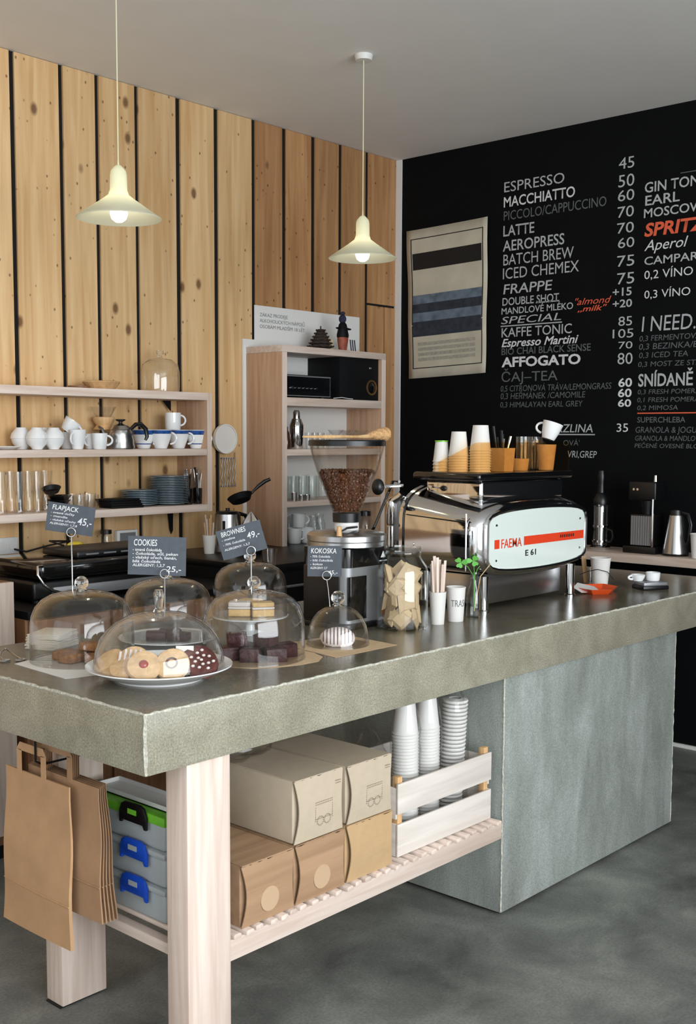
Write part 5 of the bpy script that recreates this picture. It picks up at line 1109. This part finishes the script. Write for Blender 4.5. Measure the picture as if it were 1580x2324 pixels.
# ================================================================== CAKE DOMES, PLATES AND PASTRIES
def dome(P, r, h, label, round_=False, knob=.019, z0=0.0, kh=None, parent_name='cake_dome'):
    t = thing(parent_name, label, 'dome', (P[0], P[1], P[2]))
    if round_: pr = [(1, 0), (1.0, .10), (.975, .30), (.91, .50), (.80, .68), (.64, .83), (.42, .94), (.20, .985), (0, 1.0)]
    else: pr = [(1, 0), (1.0, .30), (.995, .50), (.97, .64), (.90, .77), (.78, .87), (.60, .94), (.36, .98), (.15, .995), (0, 1.0)]
    out = [(a*r, b*h) for a, b in pr]; inn = [(max(a-.0035, 0), b-.0032 if b > .02 else 0.0) for a, b in out]
    B().lathe(out+inn[::-1], 56, closed=False).make('bell', 'glass', t, smooth=True)
    B().lathe([(r-.0005, .0), (r+.0012, .0), (r+.0014, .003), (r+.0002, .005)], 56, closed=True).make('foot_ring', 'glass', t, smooth=True)
    k = knob
    if kh is None: B().lathe([(0, h+.0005), (k*.9, h-.001), (k*.55, h+.006), (k*.6, h+.008)]+[(k*math.cos(R(a)), h+.008+k*.62+k*math.sin(R(a))) for a in range(-35, 91, 15)], 28).make('knob', 'solid_glass', t, smooth=True)
    else: B().lathe([(0, h+.0005), (k*.9, h-.001), (k*.55, h+.008), (k*.72, h+kh*.55), (k*.80, h+kh*.8), (k*.6, h+kh*.97), (0, h+kh)], 28).make('knob', 'solid_glass', t, smooth=True)
    return t
def sheet(px_list, m, label, z=ZW, th=.0008, name='paper_sheet'):
    pts = [at_z(x, y, z) for x, y in px_list]; c = sum((p for p in pts), Vector())/len(pts)
    return tag(B().prism([(p.x-c.x, p.y-c.y) for p in pts], 0, th).make(name, m, loc=(c.x, c.y, z)), label, 'paper')
def piece(P, s, m, label, cat, name, group=None, rot=(0, 0, 0), jit=.06, bev=.004):
    b = B().box((-s[0]/2, -s[1]/2, 0), (s[0]/2, s[1]/2, s[2])); o = b.make(name, m, bevel=bev, seg=2)
    for v in o.data.vertices: v.co += Vector([random.uniform(-jit, jit)*min(s) for _ in range(3)])*(1 if v.co.z > .001 else 0)
    o.location = P; o.rotation_euler = rot; return tag(o, label, cat, group)
def loc(c, u, v, z): p = Vector(c)+RV*u+TV*v; return (p.x, p.y, z)
# ---- flapjacks
fC = at_z(188, 1497, ZW)
sheet([(33, 1507), (148, 1541), (262, 1528), (262, 1478), (112, 1487)], 'paper', 'white greaseproof sheet under the dome of oat flapjacks')
zf = ZW+.0014
for i, (u, v, a) in enumerate(((-.02, .035, 10), (.045, .030, 40), (.015, -.015, -20), (.085, .045, 60), (-.045, -.005, 15))):
    piece(loc(fC, u, v, zf), (.068, .050, .024), 'flapjack', 'dark oat flapjack slice lying flat under the glass dome', 'flapjack', 'flapjack', 'flapjacks under the dome', (0, 0, R(a)))
piece(loc(fC, .02, .005, zf+.0265), (.064, .046, .022), 'flapjack', 'oat flapjack slice on top of the other flapjacks', 'flapjack', 'flapjack', 'flapjacks under the dome', (R(4), R(5), R(35)))
dome((fC.x, fC.y, zf), .141, .192, 'clear glass cake dome with round knob over the flapjacks')
# ---- napkins
nP = at_z(132, 1470, ZW); nk = None
for k in range(14):
    if nk is None: nk = B().box((-.062, -.050, 0), (.062, .050, .0028)).make('napkin', 'napkin', bevel=.0008); o = nk
    else: o = nk.copy(); COL.objects.link(o)
    o.location = (nP.x+random.uniform(-.003, .003), nP.y+.03+random.uniform(-.003, .003), ZW+k*.0032); o.rotation_euler = (0, 0, R(22)+random.uniform(-.08, .08)+k*.012); tag(o, 'folded off-white paper napkin in the stack behind the flapjack dome', 'napkin', 'stack of napkins')
tg_ = thing('serving_tongs', 'thin steel serving tongs with ring grips at the counter end', 'tongs', tuple(at_z(22, 1490, ZW)))
def rel(px, py, z): p = at_z(px, py, ZW+z); return (p.x-tg_.location.x, p.y-tg_.location.y, z)
B().tube([rel(12, 1472, .03), rel(18, 1476, .018), rel(38, 1490, .008), rel(50, 1496, .003)], .002, 6).make('arm', 'steel', tg_, smooth=True); B().tube([rel(12, 1472, .03), rel(2, 1480, .018), rel(0, 1490, .008), rel(8, 1498, .003)], .002, 6).make('arm', 'steel', tg_, smooth=True)
for px, py in ((47, 1497), (12, 1499)): c_ = rel(px, py, .003); B().tube([(c_[0]+.014*math.cos(R(a)), c_[1]+.009*math.sin(R(a)), .003) for a in range(0, 360, 30)], .002, 6, cyclic=True).make('ring', 'steel', tg_, smooth=True)
# ---- cookie platter
pC = at_z(362, 1512, ZW+.030); zp = ZW
pl = tag(B().lathe([(0, .004), (.090, .004), (.096, 0), (.112, 0), (.114, .004), (.150, .016), (.186, .034), (.186, .037), (.150, .021), (.112, .010), (0, .010)], 64).make('platter', 'ceramic', smooth=True, loc=(pC.x, pC.y, zp)), 'large white footed platter of cookies at the counter corner', 'plate')
ck0 = B(); ck0.lathe([(0, 0), (.026, 0), (.034, .004), (.037, .010), (.034, .016), (.020, .019), (0, .0195)], 24)
def cookie(u, v, z, rot, m, label, top=None, group='cookies on the white platter', sc=1.0):
    sc *= 1.18; z = .0112+.037*sc*abs(math.sin(rot[0]))*.95+.0005+(z-.0112 if z > .03 else 0)
    t = thing('cookie', label, 'cookie', loc(pC, u, v, zp+z), 0, group, rot); t.scale = (sc,)*3
    ck0.make('biscuit', m, t, smooth=True)
    if top == 'jam': B().blob(.010, .010, .006, TR((0, 0, .019)), nu=12, nv=6).make('jam_centre', 'jam', t, smooth=True)
    if top == 'ring': B().lathe([(.009, .017), (.012, .0185), (.013, .0215), (.009, .0205)], 16, closed=True).make('ring_groove', 'cookie_dark', t, smooth=True)
    if top == 'icing':
        for k in range(6): B().tube([(-.028+k*.011, -.024+.006*(k in (0, 5)), .0190), (-.026+k*.011, 0, .0205), (-.028+k*.011, .024-.006*(k in (0, 5)), .0190)], .0028, 6).make('icing_stripe', 'icing', t, smooth=True)
    if top == 'nuts':
        for k in range(14): a = k*2.4; r_ = .007*math.sqrt(k)*.95; B().blob(.004, .003, .003, TR((r_*math.cos(a), r_*math.sin(a), .019)), nu=6, nv=4).make('nut_chip', 'icing', t)
    return t
fa = -YAW                                   # z-rotation that turns local -Y to face the viewer's side of the room
zc_ = .0112
cookie(.048, .085, .022, (R(58), 0, fa), 'cookie', 'pale cookie with a dark ring in its middle leaning outwards', 'ring')
cookie(-.022, .094, .018, (R(48), 0, fa+.1), 'cookie', 'pale cookie with red jam centre at the front of the platter', 'jam')
cookie(.108, .060, .022, (R(50), 0, fa+.5), 'cookie_dark', 'dark cocoa cookie flecked with pale chips on the platter', 'nuts', sc=1.1)
cookie(-.092, .055, zc_, (R(20), R(-8), fa-.4), 'cookie', 'plain pale cookie at the napkin side of the platter')
cookie(-.070, .075, .026, (R(32), 0, fa-.3), 'cookie', 'plain pale cookie leaning on the cookie at the platter side', sc=.95)
cookie(-.035, .030, .0125, (R(12), 0, fa), 'cookie', 'pale cookie striped with white icing', 'icing', sc=1.1)
cookie(.035, .020, zc_, (0, 0, fa), 'cookie_dark', 'dark cocoa cookie lying flat behind the ring cookie')
cookie(-.085, -.005, zc_, (0, 0, fa+1), 'cookie', 'pale cookie lying flat at the back of the platter')
cookie(.090, -.010, zc_, (0, 0, fa+2), 'cookie_dark', 'dark cocoa cookie lying flat at the back of the platter')
cookie(.005, -.055, zc_, (0, 0, fa+2), 'cookie', 'pale cookie flat in the middle at the back of the platter')
cookie(-.055, .050, .03, (R(55), 0, fa-.2), 'cookie', 'pale cookie with thick white icing standing behind the jam cookie', 'icing')
cookie(-.115, .030, .02, (R(38), 0, fa-.7), 'cookie', 'plain pale cookie leaning on the rim at the flapjack side')
cookie(.070, .035, .03, (R(50), 0, fa+.2), 'cookie_dark', 'dark cocoa cookie standing behind the ring cookie', 'nuts')
tag(B().box((-.022, -.0006, 0), (.022, .0006, .034)).make('price_slip', 'paper', loc=loc(pC, .075, .072, zp+.062), rot=(R(-12), 0, fa+.05)), 'small white slip of paper standing among the cookies', 'card')
dome((pC.x, pC.y, zp+.0275), .166, .145, 'wide low glass dome with tall knob over the cookie platter', True, .017, kh=.056)
# ---- brownies
bC = at_z(577, 1493, ZW)
tag(B().prism([(.178*math.cos(R(a))*(1+.05*math.sin(a)), .150*math.sin(R(a))*(1+.04*math.cos(a*2))) for a in range(0, 360, 24)], 0, .0008).make('baking_paper', 'kraft_pale', loc=(bC.x+.015, bC.y-.005, ZW), rot=(0, 0, R(-45))), 'tan baking paper under the dome of brownies', 'paper')
zb2 = ZW+.0014
for i, (u, v, dz, a) in enumerate(((-.070, .030, 0, 20), (-.005, .050, 0, -5), (.062, .040, 0, 15), (-.040, -.030, 0, 40), (.030, -.025, 0, -15), (.085, -.025, 0, 30))):
    piece(loc(bC, u, v, zb2+dz), (.056, .052, .036), 'brownie', 'dark chocolate brownie square under the tall dome', 'brownie', 'brownie', 'brownies under the tall dome', (0, 0, R(a)-YAW))
for i, (u, v, a) in enumerate(((-.045, .015, 10), (.035, .02, -25))): piece(loc(bC, u, v, zb2+.0375), (.054, .050, .034), 'brownie', 'dark brownie square resting on the layer of brownies', 'brownie', 'brownie', 'brownies under the tall dome', (R(3), R(-4), R(a)-YAW))
dome((bC.x, bC.y, zb2), .142, .190, 'clear glass cake dome over the dark brownies')
# ---- plate and dome behind, with brownie bars
b3 = at_z(381, 1457, ZW)
tag(B().lathe([(0, 0), (.085, 0), (.130, .012), (.146, .016), (.146, .019), (.128, .016), (.084, .005), (0, .005)], 48).make('cake_plate', 'ceramic', smooth=True, loc=(b3.x, b3.y, ZW)), 'white cake plate behind the cookie platter', 'plate')
for u, v, a in ((-.035, .0, 8), (.035, .01, -12), (.0, -.05, 20)): piece(loc(b3, u, v, ZW+.0058), (.060, .045, .026), 'brownie', 'chocolate bar on the cake plate behind the cookies', 'brownie', 'chocolate_bar', 'chocolate bars on the back plate', (0, 0, R(a)-YAW))
dome((b3.x, b3.y, ZW+.0165), .134, .178, 'glass dome on the cake plate behind the cookie platter')
# ---- cake stand with slices
b4 = at_z(568, 1438, ZW)
cs = thing('cake_stand', 'white footed cake stand with cake slices behind the brownies', 'cake stand', (b4.x, b4.y, ZW))
B().lathe([(0, 0), (.045, 0), (.046, .004), (.016, .012), (.014, .030), (.036, .048), (.118, .056), (.120, .060), (.036, .056), (0, .056)], 48).make('stand', 'ceramic', cs, smooth=True)
for i, (u, v, a, m_) in enumerate(((-.030, .020, 0, 0), (.040, .025, 15, 1), (.0, -.035, -10, 0))):
    t = thing('cake_slice', ('iced sponge slice on the cake stand facing the napkins', 'iced sponge slice on the cake stand towards the grinder', 'iced sponge slice at the back of the cake stand')[i], 'cake', loc(b4, u, v, ZW+.0605), R(a)-YAW, 'cake slices on the stand')
    B().box((-.034, -.022, 0), (.034, .022, .022)).make('sponge', 'cake', t, bevel=.003); B().box((-.035, -.023, .0225), (.035, .023, .030)).make('icing', 'icing', t, bevel=.003); B().box((-.034, -.0225, .0305), (.034, .0225, .044)).make('cream_layer', 'icing' if i == 0 else 'cake', t, bevel=.003)
dome((b4.x, b4.y, ZW+.0608), .116, .165, 'glass dome on the cake stand behind the brownies')
# ---- coconut pastry
kC = at_z(767, 1463, ZW)
sheet([(638, 1462), (762, 1493), (902, 1464), (775, 1440)], 'kraft_pale', 'tan paper sheet under the small dome')
ks = thing('coconut_pastry', 'pink-white coconut macaroon with chocolate drizzle under the small dome', 'pastry', loc(kC, .0, .028, ZW+.0014), fa)
B().blob(.052, .036, .032, TR((0, 0, .024)), nu=22, nv=12, jit=.03, flat=.25).make('macaroon', 'icing', ks, smooth=True)
for k in range(9):
    x_ = -.042+k*.0105; s_ = math.sqrt(max(.02, 1-(x_/.052)**2)); B().tube([(x_, -.037*s_*math.cos(R(a)), .024+.0335*s_*math.sin(R(a))) for a in range(-25, 100, 18)], .0014, 6).make('drizzle', 'cookie_dark', ks, smooth=True)
dome((kC.x, kC.y, ZW+.0014), .093, .118, 'small glass dome with ball knob over the coconut macaroon', True, .021)

# ================================================================== SLATE PRICE CARDS ON WIRE STANDS
def price_card(base, cpx, w_px, h_px, roll, title, price, lines, ring, label, tfrac=.5):
    bx = Vector(base); d = ray(*cpx); o = Vector((0, 0, HC)); tt = (bx-o).dot(TV)/d.dot(TV); C = o+d*tt; k = ppm(C); w, h = w_px/k, h_px/k
    t = thing('price_card', label, 'sign', tuple(bx), 0, 'slate price cards on the domes')
    ex = RV*math.cos(R(roll))-UZ*math.sin(R(roll)); ez = UZ*math.cos(R(roll))+RV*math.sin(R(roll)); ey = TV
    c = C-bx+TV*-.004
    def q(u, v, off): return tuple(c+ex*u*w+ez*v*h+ey*off)
    V = [q(u, v, off) for off in (-.0012, .0012) for u, v in ((-.5, -.5), (.5, -.5), (.5, .5), (-.5, .5))]
    B().add(V, [(0, 3, 2, 1), (4, 5, 6, 7), (0, 1, 5, 4), (1, 2, 6, 5), (2, 3, 7, 6), (3, 0, 4, 7)]).make('slate', 'slate', t)
    def tx_(s, u, v, hh, ww=None, bold=0, m='chalk_bright'): lettering(s, m, t, q(u, v, .0013), ex, ez, hh*h, ww*w if ww else None, bold, .1, off=.0006)
    tx_(title, -.40, .26, .17, tfrac, .01)
    for i, (s, ww) in enumerate(lines): tx_(s, -.42, .12-i*(.50/max(3, len(lines))), .075, ww, .012)
    tx_(price[0], price[1], price[2], price[3], price[4], .005)
    rp = o+ray(*ring)*(((bx-o).dot(TV)+.006)/ray(*ring).dot(TV))-bx; rr = 10/k
    B().tube([(0, 0, 0), tuple(rp*.5), tuple(rp-UZ*rr)], .0019, 8).make('wire_stand', 'steel', t, smooth=True)
    B().tube([tuple(rp+RV*rr*math.cos(R(a))+UZ*rr*math.sin(R(a))+TV*.002) for a in range(0, 360, 24)], .0017, 6, cyclic=True).make('wire_ring', 'steel', t, smooth=True)
    return t
def shoulder(C, z, h, u, v, drop=.002): p = Vector(C)+RV*u+TV*v; return (p.x, p.y, z+h-drop)
price_card(shoulder(fC, zf, .192, -.024, .004), (159, 1178), 108, 66, 8, 'FLAPJACK', ('45,-', .16, -.16, .26, .30), [('- ovesné vločky', .50), ('- mandle', .36), ('- vlašské ořechy', .55), ('ALERGENY: 1,7,8', .58)], (162, 1208), 'slate price card chalked FLAPJACK 45', .55)
price_card(shoulder(pC, zp+.0275, .145, .016, .006), (356, 1262), 132, 88, 1.5, 'COOKIES', ('25,-', .16, -.40, .15, .26), [('- tmavá čokoláda', .50), ('- čokoláda, sůl, pekan', .78), ('- vlašský ořech, banán,', .76), ('  bílá čokoláda', .48), ('ALERGENY: 1,3,7', .56)], (374, 1302), 'slate price card chalked COOKIES 25', .40)
price_card(shoulder(bC, zb2, .190, -.006, .014), (548, 1226), 104, 68, -16, 'BROWNIES', ('49,-', .14, -.02, .22, .28), [('- malina', .30), ('- 70% čokoláda', .50), ('ALERGENY: 1,3,7', .58)], (570, 1250), 'slate price card chalked BROWNIES 49', .55)
price_card(shoulder(kC, ZW+.0014, .118, -.024, .006, .004), (737, 1274), 78, 70, 0.5, 'KOKOSKA', ('45,-', .10, -.42, .13, .28), [('- 70% čokoláda', .58), ('- bílá čokoláda', .66), ('- kokos', .36), ('ALERGENY: 3,7', .50)], (742, 1306), 'slate price card chalked KOKOSKA 45', .74)
